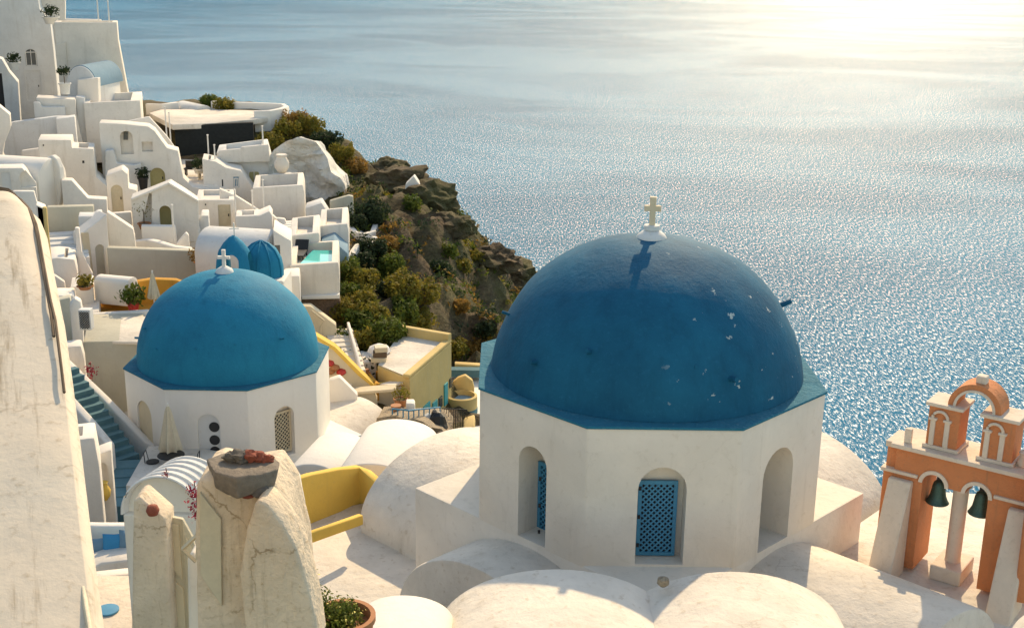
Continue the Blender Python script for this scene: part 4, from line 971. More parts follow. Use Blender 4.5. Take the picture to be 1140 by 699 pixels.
# round terrace beyond
zt_ = at(520, 455, 50).z
slab('white paved terrace around the round yellow seat wall', [atz(x, y, zt_) for x, y in [(478, 475), (545, 478), (545, 415), (505, 415)]], .6, 'white_clean')
rc = atz(514, 440, zt_ + .75); ys_ = thing('round_seat_wall', Vector((rc.x, rc.y, zt_)), 'round yellow seat wall with blue grey top beside the yellow house', 'seat wall')
r0 = 34 / 2 / ppm(rc)
link_mesh('wall', MB().lathe(Vector((rc.x, rc.y, zt_)), [(r0 * 1.02, 0), (r0 * 1.02, .75), (r0 * .86, .78), (r0 * .86, .1)], 36), M['yellow_pale'], ys_, smooth=40)
link_mesh('base_band', MB().lathe(Vector((rc.x, rc.y, zt_)), [(r0 * 1.05, 0), (r0 * 1.05, .22), (r0 * 1.0, .23)], 36), M['teal_step'], ys_, smooth=40)
link_mesh('table_top', MB().lathe(Vector((rc.x, rc.y, zt_ + .5)), [(r0 * .85, 0), (r0 * .85, .06), (0, .08)], 30), M['blue_roof'], ys_, smooth=40)
house('raised curved yellow back wall of the round seat', [(504, 426), (510, 421), (518, 418), (526, 424), (528, 432)], rc.y + r0 + .2, .3, 'yellow_pale', .4, name='garden_wall', cat='wall')
house('low yellow wall with teal foot beyond the round seat', [(506, 405), (538, 407), (545, 408)], rc.y + 4.5, .4, 'yellow_pale', .9, name='garden_wall', cat='wall')
tag(link_mesh('teal_step', MB().box(at(524, 416, rc.y + 4.1) + Vector((0, 0, -.1)), (2.0, .5, .35)), M['teal_step'], bevel=.02), 'teal step along the foot of the far low yellow wall', 'step')
# small blue fence and junk by the path
fp = [at(437, 468, 41.5), at(455, 470, 41.2), at(472, 468, 42.0), at(490, 466, 42.8)]
f_ = thing('blue_railing', fp[0], 'short blue railing on the rubble edge below the yellow house', 'railing')
f_['_o'] = tuple(fp[0])
link_mesh('rail', MB().tube([p + Vector((0, 0, .45)) for p in fp], .03, n=6), M['shutter'], f_)
for k in range(10):
    g = k / 9 * 3; i = min(2, int(g)); pz_ = fp[i].lerp(fp[i + 1], g - i)
    link_mesh('post', MB().tube([pz_ + Vector((0, 0, -.1)), pz_ + Vector((0, 0, .47))], .025, n=6), M['shutter'], f_)
f2 = [at(492, 478, 43.5), at(520, 480, 43.0)]
f_ = thing('iron_railing', f2[0], 'thin grey iron railing in front of the white paved terrace', 'railing')
link_mesh('rail', MB().tube([p + Vector((0, 0, .85)) for p in f2], .02, n=6), M['iron'], f_)
for k in range(12):
    pz_ = f2[0].lerp(f2[1], k / 11); link_mesh('post', MB().tube([pz_, pz_ + Vector((0, 0, .85))], .012, n=5), M['iron'], f_)
house('small white gate pier by the blue railing', [(452, 449), (461, 449), (462, 452)], 42.5, .5, 'white_clean', 1.6, name='gate_pier', cat='pier')
house('yellow block with brown top at the right of the iron railing', [(516, 478), (528, 474), (529, 480)], 42.0, 1.2, 'yellow_pale', 2, name='yellow_block', cat='block')
for k, (x, y, w_, mt, lab) in enumerate([(485, 470, .75, 'iron', 'black plastic covered heap beside the blue railing'), (474, 476, .7, 'white_cool', 'grey tarpaulin heap left of the black heap'), (459, 480, .6, 'rock_dark', 'pile of dark rubble below the gate pier')]):
    p = at(x, y + 3, 42.2); mb = MB().lathe(p + Vector((0, 0, -.3)), [(w_ * .6, 0), (w_ * .55, .35), (w_ * .4, .62), (w_ * .2, .8), (0, .86)], 14)
    mb.v = [(v[0] + noise.noise(Vector(v) * 2) * .2, v[1], v[2] + noise.noise(Vector(v) * 2.3 + Vector((5, 1, 2))) * .22) for v in mb.v]
    tag(link_mesh('covered_heap', mb, M[mt]), lab, 'heap')
tag(link_mesh('clay_pot', MB().lathe(at(441, 460, 42.3), [(.10, 0), (.17, .2), (.2, .32), (.16, .32)], 16), M['pot_terra'], smooth=50), 'clay flower pot by the white door of the yellow house', 'pot')
# rubble slope between the vaults
rb = craggy([(418, 470), (440, 466), (470, 470), (492, 478), (500, 486), (500, 520), (418, 520)], 41, 3, .35, None)
tag(link_mesh('rubble_bank', rb, M['rubble'], smooth=50), 'bank of pale rubble between the two big vaults', 'rubble')
# shop terrace with red items seen in the gap right of the far dome
house('white stepped wall in the gap under the sloping cream wall', [(366, 424), (378, 420), (390, 432), (398, 440)], 43.8, .4, 'white_clean', 3, name='garden_wall', cat='wall')
zg = at(370, 418, 45.2)
for k, (x, y) in enumerate([(367, 407), (373, 412), (380, 417), (368, 416)]):
    p = at(x, y, 45.3)
    tag(link_mesh('cloth_bundle', MB().lathe(p, [(.12, 0), (.2, .08), (.16, .2), (0, .26)], 10), M[('pot_red', 'pot_terra')[k % 2]], smooth=60), ['red bundle nearest the blue dome under the sloping cream wall', 'orange bundle in the middle of the heap under the cream wall', 'red bundle at the lower right of the heap under the cream wall', 'orange bundle at the lower left of the heap under the cream wall'][k], 'bundle', 'red and orange bundles under the cream wall')
slab('shaded little terrace under the sloping cream wall', [p + Vector((0, 0, -.02)) for p in (at(360, 426, 45.3), at(392, 428, 45.3), at(388, 408, 46.0), at(360, 400, 46.0))], .3, 'white_warm')

# ================================================================== church forecourt and near vaults
zf = -13.45
slab('sunlit plastered terrace between the two churches', [atz(x, y, zf) for x, y in [(120, 720), (470, 720), (520, 600), (420, 560), (402, 560), (330, 575), (120, 590)]], .6, 'roof')
yv = []
for x, y in [(322, 531), (338, 526), (360, 522), (385, 519), (402, 519), (412, 526), (421, 534)]: yv.append((x, y))
YZ = -11.9
yl = [atz(x, y, YZ) for x, y in [(318, 534), (345, 526), (372, 521), (400, 519), (408, 523), (421, 534), (402, 560)]]
hwall('curved bright yellow courtyard wall on the sunlit terrace', [at(318, 535, 26.8), at(345, 527, 27.4), at(375, 521, 28.0), at(398, 518.5, 28.6), at(409, 524, 28.4), at(421, 535, 27.6)], None, .22, 1.75, 'yellow')
hwall('sunlit curb on the terrace edge under the yellow wall', [at(338, 588, 24.9), at(345, 592, 24.8), at(402, 572, 26.0)], None, .15, .25, 'yellow')
# shallow vaults and shells left of the yellow wall and behind it
def vault(label, p0, p1, w, h, zs, zb, mat='roof', n=32, name='barrel_vault', **k):
    o = link_mesh(name, MB().barrel(p0, p1, w, h, zs, zb, n), M[mat], smooth=45, bevel=.05); return tag(o, label, 'vault')
a = at(378, 515, 31)
vault('low white vault end in the shade below the far church drum', (at(352, 520, 32.5).x, 32.0), (at(352, 520, 32.5).x + .5, 34.5), 1.0, .75, at(352, 517, 32).z - .75, -17, 'white_clean')
vault('low white sunlit vault beside the yellow courtyard wall', (at(418, 540, 29.5).x, 29.3), (at(418, 540, 29.5).x + .4, 32.5), 1.05, .5, at(418, 513, 29.5).z - .5, -17, 'white_clean')
# the two vaults nearest the viewer
z1 = at(620, 632, 18.0).z
vault('broad sunlit vault left of the two in front of the near church', (at(622, 632, 18).x, 10.5), (at(622, 632, 18).x, 18.0), 1.95, 1.15, z1 - 1.15, -16)
vault('broad sunlit vault right of the two in front of the near church', (at(815, 633, 18).x + .1, 10.5), (at(815, 633, 18).x, 18.0), 1.9, 1.2, z1 - 1.2, -16)
tag(link_mesh('clay_spout', MB().lathe(at(738, 652, 17.7), [(.05, 0), (.1, .05), (.09, .13), (0, .16)], 10), M['rubble'], smooth=50), 'small weathered clay lump in the valley between the two near vaults', 'spout')
vault('small white vault with rounded end at the bottom centre', (at(452, 665, 17.4).x - .1, 14.0), (at(452, 665, 17.4).x, 17.4), .75, .42, at(452, 661, 17.4).z - .42, -15, 'white_clean')
zr_ = -12.2
slab('shaded flat roof under the orange bell tower', [atz(x, y, zr_) for x, y in [(930, 720), (1300, 760), (1300, 560), (1010, 545), (930, 600)]], .8, 'roof', 'roof_terrace', 'roof')
vault('rounded sunlit vault at the bottom right corner', (at(1150, 690, 15.2).x, 12), (at(1150, 690, 15.2).x + .8, 15.4), .95, .7, at(1140, 668, 15.4).z - .7, -15)

# ================================================================== orange bell tower
zs_ = -9.55
Pq, Qq = atz(998, 497, zs_), atz(1137, 531, zs_)
ta = math.atan2((Qq - Pq).y, (Qq - Pq).x); tp = Plane(Pq, ta)
bt = thing('bell_tower', Vector((Pq.x, Pq.y, zr_)), 'orange plastered bell tower with white trim, arches and two bronze bells', 'bell tower')
U = lambda x, y: tp.uz(x, y)
TH = .95
uL, uR = U(998, 497)[0], U(1180, 541)[0]
zlo = zr_ + .1
ops_ = []
zspr = U(1020, 545)[1]
arches = []
for (l, r_, t_, b_) in [(1026, 1051, 527, 640), (1075, 1100, 541, 640)]:
    u0, u1 = U(l, 545)[0], U(r_, 552)[0]; zt__ = U((l + r_) / 2, t_)[1]
    arches.append((u0, u1, zt__))
(ua0, ua1, za), (ub0, ub1, zb2) = arches
za = zb2 = (za + zb2) / 2; 
wA = (ua1 - ua0 + ub1 - ub0) / 2; ua1 = ua0 + wA; ub0 = max(ub0, ua1 + .30); ub1 = ub0 + wA
uR = ub1 + (ua0 - uL) + .25
wallp = [(uL, zlo), (uR, zlo), (uR, zs_), (uL, zs_)]
cu_ = [pp(tp, arch_poly(ua0, ua1, zlo - 1, za, 16), .3, TH + .6), pp(tp, arch_poly(ub0, ub1, zlo - 1, za, 16), .3, TH + .6),
       pp(tp, [(ua1 - .05, zlo - 1), (ub0 + .05, zlo - 1), (ub0 + .05, za - wA / 2), (ua1 - .05, za - wA / 2)], .3, TH + .6)]
link_mesh('wall', MB().prism([tp.p(u, z) for u, z in wallp], -tp.n * TH), M['orange'], bt, smooth=35, bevel=.02, cuts=cu_)
zsp = za - wA / 2
uc = (ua1 + ub0) / 2
mb = MB().lathe(tp.p(uc, zlo, -TH / 2), [(.20, 0), (.17, .1), (.15, .3), (.15, zsp - zlo - .1), (.2, zsp - zlo - .06), (.2, zsp - zlo + .02)], 20)
link_mesh('column', mb, M['trim'], bt, smooth=45)
link_mesh('plinth', MB().box(tp.p(uc, zlo - .1, -TH / 2), (.62, .9, .32), ta), M['trim'], bt, bevel=.03)
def ring(u0, u1, zt, w, out, th_, mat='trim', full=True):
    r_ = (u1 - u0) / 2; c_ = (u0 + u1) / 2; zc_ = zt - r_; n = 20; o_ = [(c_ + (r_ + w) * math.cos(math.pi * i / n), zc_ + (r_ + w) * math.sin(math.pi * i / n)) for i in range(n + 1)]
    i_ = [(c_ + r_ * math.cos(math.pi * i / n), zc_ + r_ * math.sin(math.pi * i / n)) for i in range(n, -1, -1)]
    mb = MB(); N = n + 1
    F = [tp.p(u, z, out) for u, z in o_]; G = [tp.p(u, z, out) for u, z in reversed(i_)]; F2 = [p - tp.n * th_ for p in F]; G2 = [p - tp.n * th_ for p in G]
    vs_ = F + G + F2 + G2; fs_ = []
    for i in range(n): fs_ += [(i, i + 1, N + i + 1, N + i), (2 * N + i, 3 * N + i, 3 * N + i + 1, 2 * N + i + 1), (i, 2 * N + i, 2 * N + i + 1, i + 1), (N + i, N + i + 1, 3 * N + i + 1, 3 * N + i)]
    fs_ += [(0, N, 3 * N, 2 * N), (n, 2 * N + n, 3 * N + n, N + n)]
    mb.add(vs_, fs_); return mb
for u0, u1 in ((ua0, ua1), (ub0, ub1)):
    link_mesh('archivolt', ring(u0 - .004, u1 + .004, za + .004, .075, .035, .10), M['trim'], bt, smooth=40)
def slab_t(name, u0, u1, z, h, out, mat='trim', d=None, b=.015):
    return link_mesh(name, MB().prism([tp.p(u, zz, out) for u, zz in ((u0, z), (u1, z), (u1, z + h), (u0, z + h))], -tp.n * ((d or TH) + 2 * out)), M[mat], bt, bevel=b)
slab_t('cornice', uL - .09, uR + .09, zs_ - .003, .09, .09)
slab_t('shoulder_cornice', uL - .26, ua0 - .10, zsp + .06, .07, .06)
slab_t('shoulder_cornice', ub1 + .10, uR + .26, zsp + .06, .07, .06)
slab_t('shoulder', uL - .22, uL + .01, zsp - 1.2, 1.24, -.02, 'orange', TH * .9)
slab_t('shoulder', uR - .01, uR + .22, zsp - 1.2, 1.24, -.02, 'orange', TH * .9)
slab_t('step_block', uL - .24, uL + .12, zsp + .55, .12, -.05, 'trim', TH * .9)
slab_t('step_block', uL - .20, uL + .0, zsp + .12, .43, -.08, 'orange', TH * .85)
# sloping white buttresses towards the viewer
for u0, u1 in ((uL - .05, uL + .42), (uR - .42, uR + .05)):
    zt__ = zsp - .02
    mb = MB(); pr = [(0.0, zt__), (.16, zt__), (.95, zr_ - .1), (0.0, zr_ - .1)]
    mb.prism([tp.p(u0, z, o_ + .002) for o_, z in pr], tp.u * (u1 - u0)); link_mesh('buttress', mb, M['trim'], bt, bevel=.03)
# upper stage: two turrets
def turret(ul, w, h, d=.62):
    zb_ = zs_ + .09; pl2 = TH / 2
    body = MB().prism([tp.p(u, z, -pl2 + d / 2) for u, z in ((ul, zb_), (ul + w, zb_), (ul + w, zb_ + h), (ul, zb_ + h))], -tp.n * d)
    o_ = link_mesh('turret', body, M['orange'], bt, bevel=.015)
    def sub(name, u0, u1, z0, z1, out, mat):
        return link_mesh(name, MB().prism([tp.p(u, z, -pl2 + d / 2 + out) for u, z in ((u0, z0), (u1, z0), (u1, z1), (u0, z1))], -tp.n * (d + 2 * out)), M[mat], o_, bevel=.01)
    sub('cap', ul - .06, ul + w + .06, zb_ + h, zb_ + h + .07, .06, 'trim'); sub('base', ul - .05, ul + w + .05, zb_, zb_ + .07, .05, 'trim')
    for f in (.10, .56):
        uu = ul + w * f; sub('pilaster', uu, uu + w * .16, zb_ + .07, zb_ + h * .68, .045, 'trim'); sub('capital', uu - .03, uu + w * .16 + .03, zb_ + h * .68, zb_ + h * .68 + .05, .07, 'trim')
    pz = Plane(tp.p(0, 0, -pl2 + d / 2), ta); r_ = w * .24; c_ = ul + w * .40; z_c = zb_ + h * .74
    seg = [pz.p(c_ + r_ * math.cos(math.pi * i / 10), z_c + r_ * math.sin(math.pi * i / 10), .04) for i in range(11)]
    link_mesh('arch_trim', MB().tube(seg, .03, n=6), M['trim'], o_, smooth=50)
    return zb_ + h + .07
uT1, uT2 = U(1027, 495)[0], U(1087, 510)[0]
w1 = U(1062, 500)[0] - uT1; w2 = w1
ztt = turret(uT1, w1, .88); turret(uT2, w2, .88)
# top arch on the turrets
ua, ub = uT1 + w1 * .80, uT2 + w2 * .22
rr = (ub - ua) / 2; zc_ = ztt; cu0 = (ua + ub) / 2
o_ = ring(ua, ub, zc_ + rr, .16, -.22, .56); link_mesh('top_arch', o_, M['orange'], bt, smooth=40)
link_mesh('arch_rim', ring(ua - .003, ub + .003, zc_ + rr + .003, .05, -.19, .62), M['trim'], bt, smooth=40)
link_mesh('top_block', MB().box(tp.p(cu0 + .02, zc_ + rr + .13, -TH / 2), (.20, .22, .17), ta), M['trim'], bt, bevel=.03)
slab_t('corner_stub', uL + .10, uL + .24, zs_ + .088, .30, -.1, 'trim', .3)
# bells
for k, (u0, u1, lab) in enumerate([(ua0, ua1, 'green bronze bell hanging in the left arch of the orange tower'), (ub0, ub1, 'green bronze bell hanging in the right arch of the orange tower')]):
    cx = (u0 + u1) / 2; p = tp.p(cx, za - wA * .30, -TH * .42); b = thing('bell', p + Vector((0, 0, -.62)), lab, 'bell', 'bells in the orange tower')
    h_ = .52; z0 = p.z - .10 - h_
    prof = [(.215, 0), (.232, .02), (.20, .07), (.16, .16), (.14, .28), (.128, .38), (.10, .46), (.05, .50), (0, .52)]
    link_mesh('body', MB().lathe(Vector((p.x, p.y, z0)), prof, 24), M['bronze'], b, smooth=50)
    link_mesh('clapper', MB().lathe(Vector((p.x, p.y, z0 - .10)), [(0, 0), (.045, .03), (.04, .09), (.012, .12), (.012, .3)], 10), M['iron'], b, smooth=50)
    link_mesh('headstock', MB().box(Vector((p.x, p.y, z0 + h_ - .02)), (.10, .08, .12), ta), M['iron'], b)
    link_mesh('yoke', MB().tube([tp.p(u0 - .02, p.z, -TH * .42), tp.p(u1 + .02, p.z, -TH * .42)], .025, n=6), M['iron'], b)
# right end pieces of the tower roof
house('plain orange pier at the far right edge beside the bell tower', [(1150, 515), (1180, 525), (1181, 535)], Pq.y - 2.2, .8, 'orange', 2.6, name='orange_pier', cat='pier')
tag(link_mesh('clay_finial', MB().lathe(tp.p(U(1133, 528)[0], zs_ + .09, -.35), [(.10, 0), (.13, .1), (.08, .2), (.11, .28), (0, .36)], 14), M['trim'], smooth=50), 'pale rounded finial on the right end of the tower cornice', 'finial')

# ================================================================== foreground
for k, u in enumerate((ua0 + .02, ub1 - .02)):
    pass
# hinges and latch on the blue shutter of the near church
_w = [o for o in bpy.data.objects if o.name.startswith('window') and o.parent and o.parent.name == 'domed_church']
for o in _w:
    bb = [Vector(c) for c in o.bound_box]; xs_ = [b.x for b in bb]; ys_ = [b.y for b in bb]; zs__ = [b.z for b in bb]
    if max(xs_) - min(xs_) < .3: continue
    for f in (.12, .5, .88):
        mb = MB().box(Vector((min(xs_) + .03, min(ys_) - .012, min(zs__) + (max(zs__) - min(zs__)) * f)), (.05, .03, .07))
        h_ = link_mesh('hinge', mb, M['iron'], o, origin=(0, 0, 0)); 
# weathered wall top in the lower left corner
rows = [(213, -60, 18, 8.6), (216, -60, 26, 8.45), (226, -60, 36, 8.2), (245, -60, 44, 7.9), (290, -60, 52, 7.4), (350, -60, 62, 6.8), (420, -60, 71, 6.2), (500, -60, 80, 5.6), (590, -60, 90, 5.05), (700, -60, 104, 4.5), (790, -60, 113, 4.1)]
fw = []; nxs = 26
for (y, xl, xr, Y) in rows:
    line = []
    for i in range(nxs + 1):
        f = i / nxs; ff = 1 - (1 - f) ** 1.5; x = xl + (xr - xl) * ff
        yy = y + (0 if y > 213 else 0) + 14 * (max(0, x) / max(1, xr)) ** 3 * (1 if y < 300 else .3)
        p = at(x, yy, Y + .5 * max(0, f - .9) ** 1 * 0)
        line.append(p)
    fw.append(line)
# refine by interpolation
import itertools
fine = []; m_ = 8
for a, b in zip(fw[:-1], fw[1:]):
    for k in range(m_): fine.append([p.lerp(q, k / m_) for p, q in zip(a, b)])
fine.append(fw[-1])
mb = MB(); W_ = nxs + 1
for li in fine:
    for p in li:
        n_ = noise.fractal(p * .9, .9, 2, 3) * .03
        mb.v.append((p.x, p.y, p.z + n_))
nr = len(fine)
for j in range(nr - 1):
    for i in range(W_ - 1): mb.f.append((j * W_ + i, j * W_ + i + 1, (j + 1) * W_ + i + 1, (j + 1) * W_ + i))
# side skirt down on the right and far edges (real thickness)
edge = [j * W_ + W_ - 1 for j in range(nr)]
k0 = len(mb.v)
for e in edge: v = mb.v[e]; mb.v += [(v[0] + .03, v[1] + .05, v[2] - .06), (v[0] + .03, v[1] + .05, v[2] - 2.6)]
for a in range(len(edge) - 1): mb.f += [(edge[a], edge[a + 1], k0 + 2 * a + 2, k0 + 2 * a), (k0 + 2 * a, k0 + 2 * a + 2, k0 + 2 * a + 3, k0 + 2 * a + 1)]
k1 = len(mb.v)
for i in range(W_): v = mb.v[i]; mb.v += [(v[0], v[1] + .12, v[2] - .1), (v[0], v[1] + .12, v[2] - 2.6)]
for a in range(W_ - 1): mb.f += [(a, a + 1, k1 + 2 * a + 2, k1 + 2 * a), (k1 + 2 * a, k1 + 2 * a + 2, k1 + 2 * a + 3, k1 + 2 * a + 1)]
fg = link_mesh('weathered_wall', mb, M['oldw'], smooth=70); tag(fg, 'huge worn cream wall top with brown vertical stains in the lower left foreground', 'wall')
def cable(label, pts, r_, mat='stem'):
    tag(link_mesh('cable', MB().tube([at(*p) for p in pts], r_, n=6), M[mat], smooth=60), label, 'cable')
tag(link_mesh('cable', MB().tube([fine[3][i] + Vector((0, 0, .03)) for i in range(4, 24, 3)] + [fine[j][24 if j < 40 else 25] + Vector((0, 0, .03)) for j in range(5, 52, 3)], .008, n=6), M['stem'], smooth=60), 'dark cable lying along the edge of the weathered wall', 'cable')
tag(link_mesh('cable', MB().tube([fine[5][i] + Vector((0, 0, .02)) for i in range(2, 23, 3)] + [fine[j][23] + Vector((0, 0, .02)) for j in range(7, 44, 3)], .009, n=6), M['stem'], smooth=60), 'thin brown cable just inside the dark cable on the weathered wall', 'cable')
cable('thin brown pipe down the lower edge of the weathered wall', [(76, 542, 5.4), (82, 585, 5.15), (88, 630, 4.9), (100, 699, 4.5), (106, 760, 4.2)], .012, 'wood_cream')
cable('pale hose curling at the foot of the weathered wall', [(96, 648, 5.2), (101, 650, 5.1), (99, 660, 5.0), (104, 675, 4.9), (108, 690, 4.8), (98, 699, 4.7), (90, 712, 4.6)], .022, 'pole')
# canopy with white ribs
cn = thing('ribbed_canopy', at(180, 590, 17.5), 'arched white canopy with thin ribs behind the two foreground posts', 'canopy')
c0 = at(178, 556, 17.2); wC = 43 / ppm(c0)
def arcpt(f, t, k=1.0): # f along the arch 0..1, t along depth
    a = math.pi * (1 - f); return Vector((c0.x + math.cos(a) * wC * k + t * .25, c0.y + t * .75, c0.z - .25 + math.sin(a) * .62 * k))
mb = MB(); n = 24
for s_ in (1.0, .96):
    for t_ in (0, 1):
        for i in range(n + 1): mb.v.append(tuple(arcpt(i / n, t_, s_)))
N = n + 1
for i in range(n): mb.f += [(i, i + 1, N + i + 1, N + i), (2 * N + i, 3 * N + i, 3 * N + i + 1, 2 * N + i + 1), (i, 2 * N + i, 2 * N + i + 1, i + 1), (N + i, N + i + 1, 3 * N + i + 1, 3 * N + i)]
link_mesh('cover', mb, M['awning'], cn, smooth=50)
for k in range(6):
    link_mesh('rib', MB().tube([arcpt(i / 20, k / 5 * 1.0, 1.012) for i in range(21)], .022, n=6), M['pole'], cn, smooth=60)
link_mesh('base', MB().prism([arcpt(0, .0, 1.0), arcpt(1, .0, 1.0), arcpt(1, .0, 1.0) + Vector((0, 0, -2.2)), arcpt(0, .0, 1.0) + Vector((0, 0, -2.2))], (.2, .7, 0)), M['white_warm'], cn, bevel=.03)
link_mesh('end_wall', MB().prism([arcpt(i / 16, .15, .955) for i in range(17)], (0, .12, 0)), M['white_warm'], cn)
# tall white post with stone ball
def fg_mass(label, poly, Y, D, mat, name, cat, bevel=.06, zig=0.0, parent=None, vec=None):
    P = [at(x, y, Y) for x, y in poly]; mb = MB().prism(P, vec or (0, D, 0))
    o = link_mesh(name, mb, M[mat], parent, smooth=40, bevel=bevel, seg=3)
    if not parent: tag(o, label, cat)
    return o
fg_mass('tall white gate post with slanting top in the left foreground', [(148, 558), (155, 553), (184, 578), (192, 720), (146, 720)], 11.5, .35, 'oldf', 'gate_post', 'post', .03)
p = at(170, 568, 11.45)
tag(link_mesh('rusty_ball', MB().lathe(p + Vector((0, 0, -.06)), [(0, 0), (.05, .015), (.068, .06), (.05, .11), (0, .125)], 16), M['rock_red'], smooth=70), 'small rusty ball on the shoulder of the tall gate post', 'ball')
sh = thing('wooden_shutter', at(200, 700, 11.7), 'open cream wooden shutter leaf beside the tall gate post', 'shutter')
def leaf(poly, Y, D, mat, nm, par): return link_mesh(nm, MB().prism([at(x, y, Y) for x, y in poly], (0, D, 0)), M[mat], par, bevel=.008)
leaf([(183, 574), (203, 578), (212, 720), (194, 720)], 11.75, .05, 'wood_cream', 'leaf', sh)
leaf([(187, 582), (199, 584), (203, 645), (192, 634)], 11.73, .03, 'cream', 'panel', sh)
leaf([(193, 646), (204, 655), (208, 715), (198, 715)], 11.73, .03, 'cream', 'panel', sh)
leaf([(203, 578), (214, 598), (226, 640), (232, 720), (211, 720)], 11.7, .05, 'wood_cream', 'leaf', sh)
leaf([(206, 596), (214, 612), (220, 650), (222, 700), (212, 690)], 11.68, .03, 'cream', 'panel', sh)
fg_mass('pale plastered buttress between the shutter and the rock topped pier', [(208, 622), (214, 614), (226, 622), (240, 720), (210, 720)], 10.6, .5, 'white_warm', 'buttress', 'buttress', .03)
wf = thing('picture_frame', at(212, 615, 10.4), 'small broken wooden frame leaning on the pale buttress', 'frame')
for a, b in (((203, 611), (221, 594)), ((221, 594), (220, 622)), ((203, 611), (218, 625))): link_mesh('bar', MB().tube([at(*a, 10.4), at(*b, 10.4)], .02, n=4), M['wood_cream'], wf)
# rock topped pier
pr_ = thing('rock_topped_pier', at(280, 720, 9.5), 'massive weathered plaster pier with a curved fin in the foreground', 'pier')
def roughen(o, amp, sc):
    me = o.data; bm = bmesh.new(); bm.from_mesh(me)
    for _ in range(5):
        es = [e for e in bm.edges if e.calc_length() > .16]
        if es: bmesh.ops.subdivide_edges(bm, edges=es, cuts=1); bmesh.ops.triangulate(bm, faces=[f for f in bm.faces if len(f.verts) > 3])
    for v in bm.verts:
        d_ = Vector((noise.fractal(v.co * sc, .8, 2, 4), noise.fractal(v.co * sc + Vector((7, 3, 1)), .8, 2, 4), noise.fractal(v.co * sc + Vector((2, 9, 5)), .8, 2, 4))); v.co += d_ * amp
    bm.to_mesh(me); bm.free(); o.data.shade_smooth(); o.data.set_sharp_from_angle(angle=R(50))
b1 = link_mesh('body', MB().prism([at(x, y, 9.5) for x, y in [(217, 538), (232, 530), (262, 540), (300, 534), (318, 560), (332, 620), (340, 720), (219, 720)]], (0, .7, 0)), M['oldf'], pr_, bevel=.04); roughen(b1, .018, 1.6)
b2 = link_mesh('fin', MB().prism([at(x, y, 9.2) for x, y in [(283, 562), (288, 556), (298, 562), (315, 582), (330, 610), (340, 645), (352, 690), (356, 720), (276, 720), (266, 640), (274, 590)]], (.02, .35, 0)), M['oldf'], pr_, bevel=.03); roughen(b2, .014, 1.8)
b3 = link_mesh('back_wing', MB().prism([at(x, y, 10.0) for x, y in [(296, 545), (316, 528), (328, 545), (334, 575), (336, 600), (342, 650), (300, 650)]], (0, .4, 0)), M['white_warm'], pr_, bevel=.06); roughen(b3, .02, 2.0)
link_mesh('boarded_hatch', MB().prism([at(x, y, 9.46) for x, y in [(222, 548), (246, 578), (247, 675), (223, 640)]], (0, .06, 0)), M['wood_cream'], pr_, bevel=.008)
# flat rock and pebbles on it
rk = thing('capstone_rock', at(270, 540, 9.6), 'flat dark grey rock lying on top of the foreground pier', 'rock')
P = [atz(x, y, at(270, 517, 9.6).z) for x, y in [(229, 511), (244, 504), (262, 501), (285, 501), (303, 507), (312, 514), (310, 522), (290, 528), (262, 532), (238, 525)]]
P = [Vector((p.x, min(max(p.y, 9.3), 10.05), p.z)) for p in P]
zt0 = P[0].z
cc = sum(P, Vector()) / len(P); lo = [Vector((cc.x + (p.x - cc.x) * (.93 + .08 * math.sin(p.x * 40)), cc.y + (p.y - cc.y) * .95, p.z - .17 + .04 * math.sin(p.x * 23))) for p in P]; n = len(P)
mb = MB().add(P + lo, [tuple(range(n)), tuple(reversed(range(n, 2 * n)))] + [(i, (i + 1) % n, n + (i + 1) % n, n + i) for i in range(n)])
r1 = link_mesh('slab', mb, M['slab_rock'], rk, bevel=.02); roughen(r1, .012, 5.0)
random.seed(4)
for x, y, s_, mt, lab in [(257, 510, .05, 'rock_dark', 'small dark lava stone at the left of the heap on the flat rock'), (267, 508, .062, 'rock_dark', 'dark lava stone at the back of the heap on the flat rock'), (274, 512, .055, 'rock_dark', 'dark lava stone in the middle of the heap on the flat rock'),
        (265, 516, .04, 'rock_dark', 'smallest dark lava stone at the front of the heap on the flat rock'), (280, 516, .058, 'rock_red', 'large rust red lava stone in the front of the heap'), (289, 514, .05, 'rock_red', 'rust red lava stone next to the right end of the heap'), (292, 509, .04, 'rock_red', 'small rust red lava stone at the back of the heap'),
        (287, 520, .04, 'rock_red', 'small rust red lava stone at the front edge of the heap'), (299, 516, .036, 'rock_red', 'rust red lava pebble at the far right of the heap')]:
    p = at(x, y + 2, 9.68); p.z = zt0; s_ *= 1.15
    bm = bmesh.new(); bmesh.ops.create_icosphere(bm, subdivisions=3, radius=1); mb = MB()
    for v in bm.verts:
        dd = v.co.normalized(); kk = 1 + .45 * noise.noise(dd * 1.3 + Vector((x, y, 0))) + .22 * noise.noise(dd * 3 + Vector((y, x, 2)))
        mb.v.append((p.x + dd.x * s_ * kk * 1.15, p.y + dd.y * s_ * kk, p.z + s_ * .55 + dd.z * s_ * kk * .85))
    bm.verts.index_update(); mb.f = [tuple(v.index for v in f.verts) for f in bm.faces]; bm.free()
    o = link_mesh('lava_stone', mb, M[mt], smooth=35)
    tag(o, lab, 'stone', 'lava stones on the flat rock')
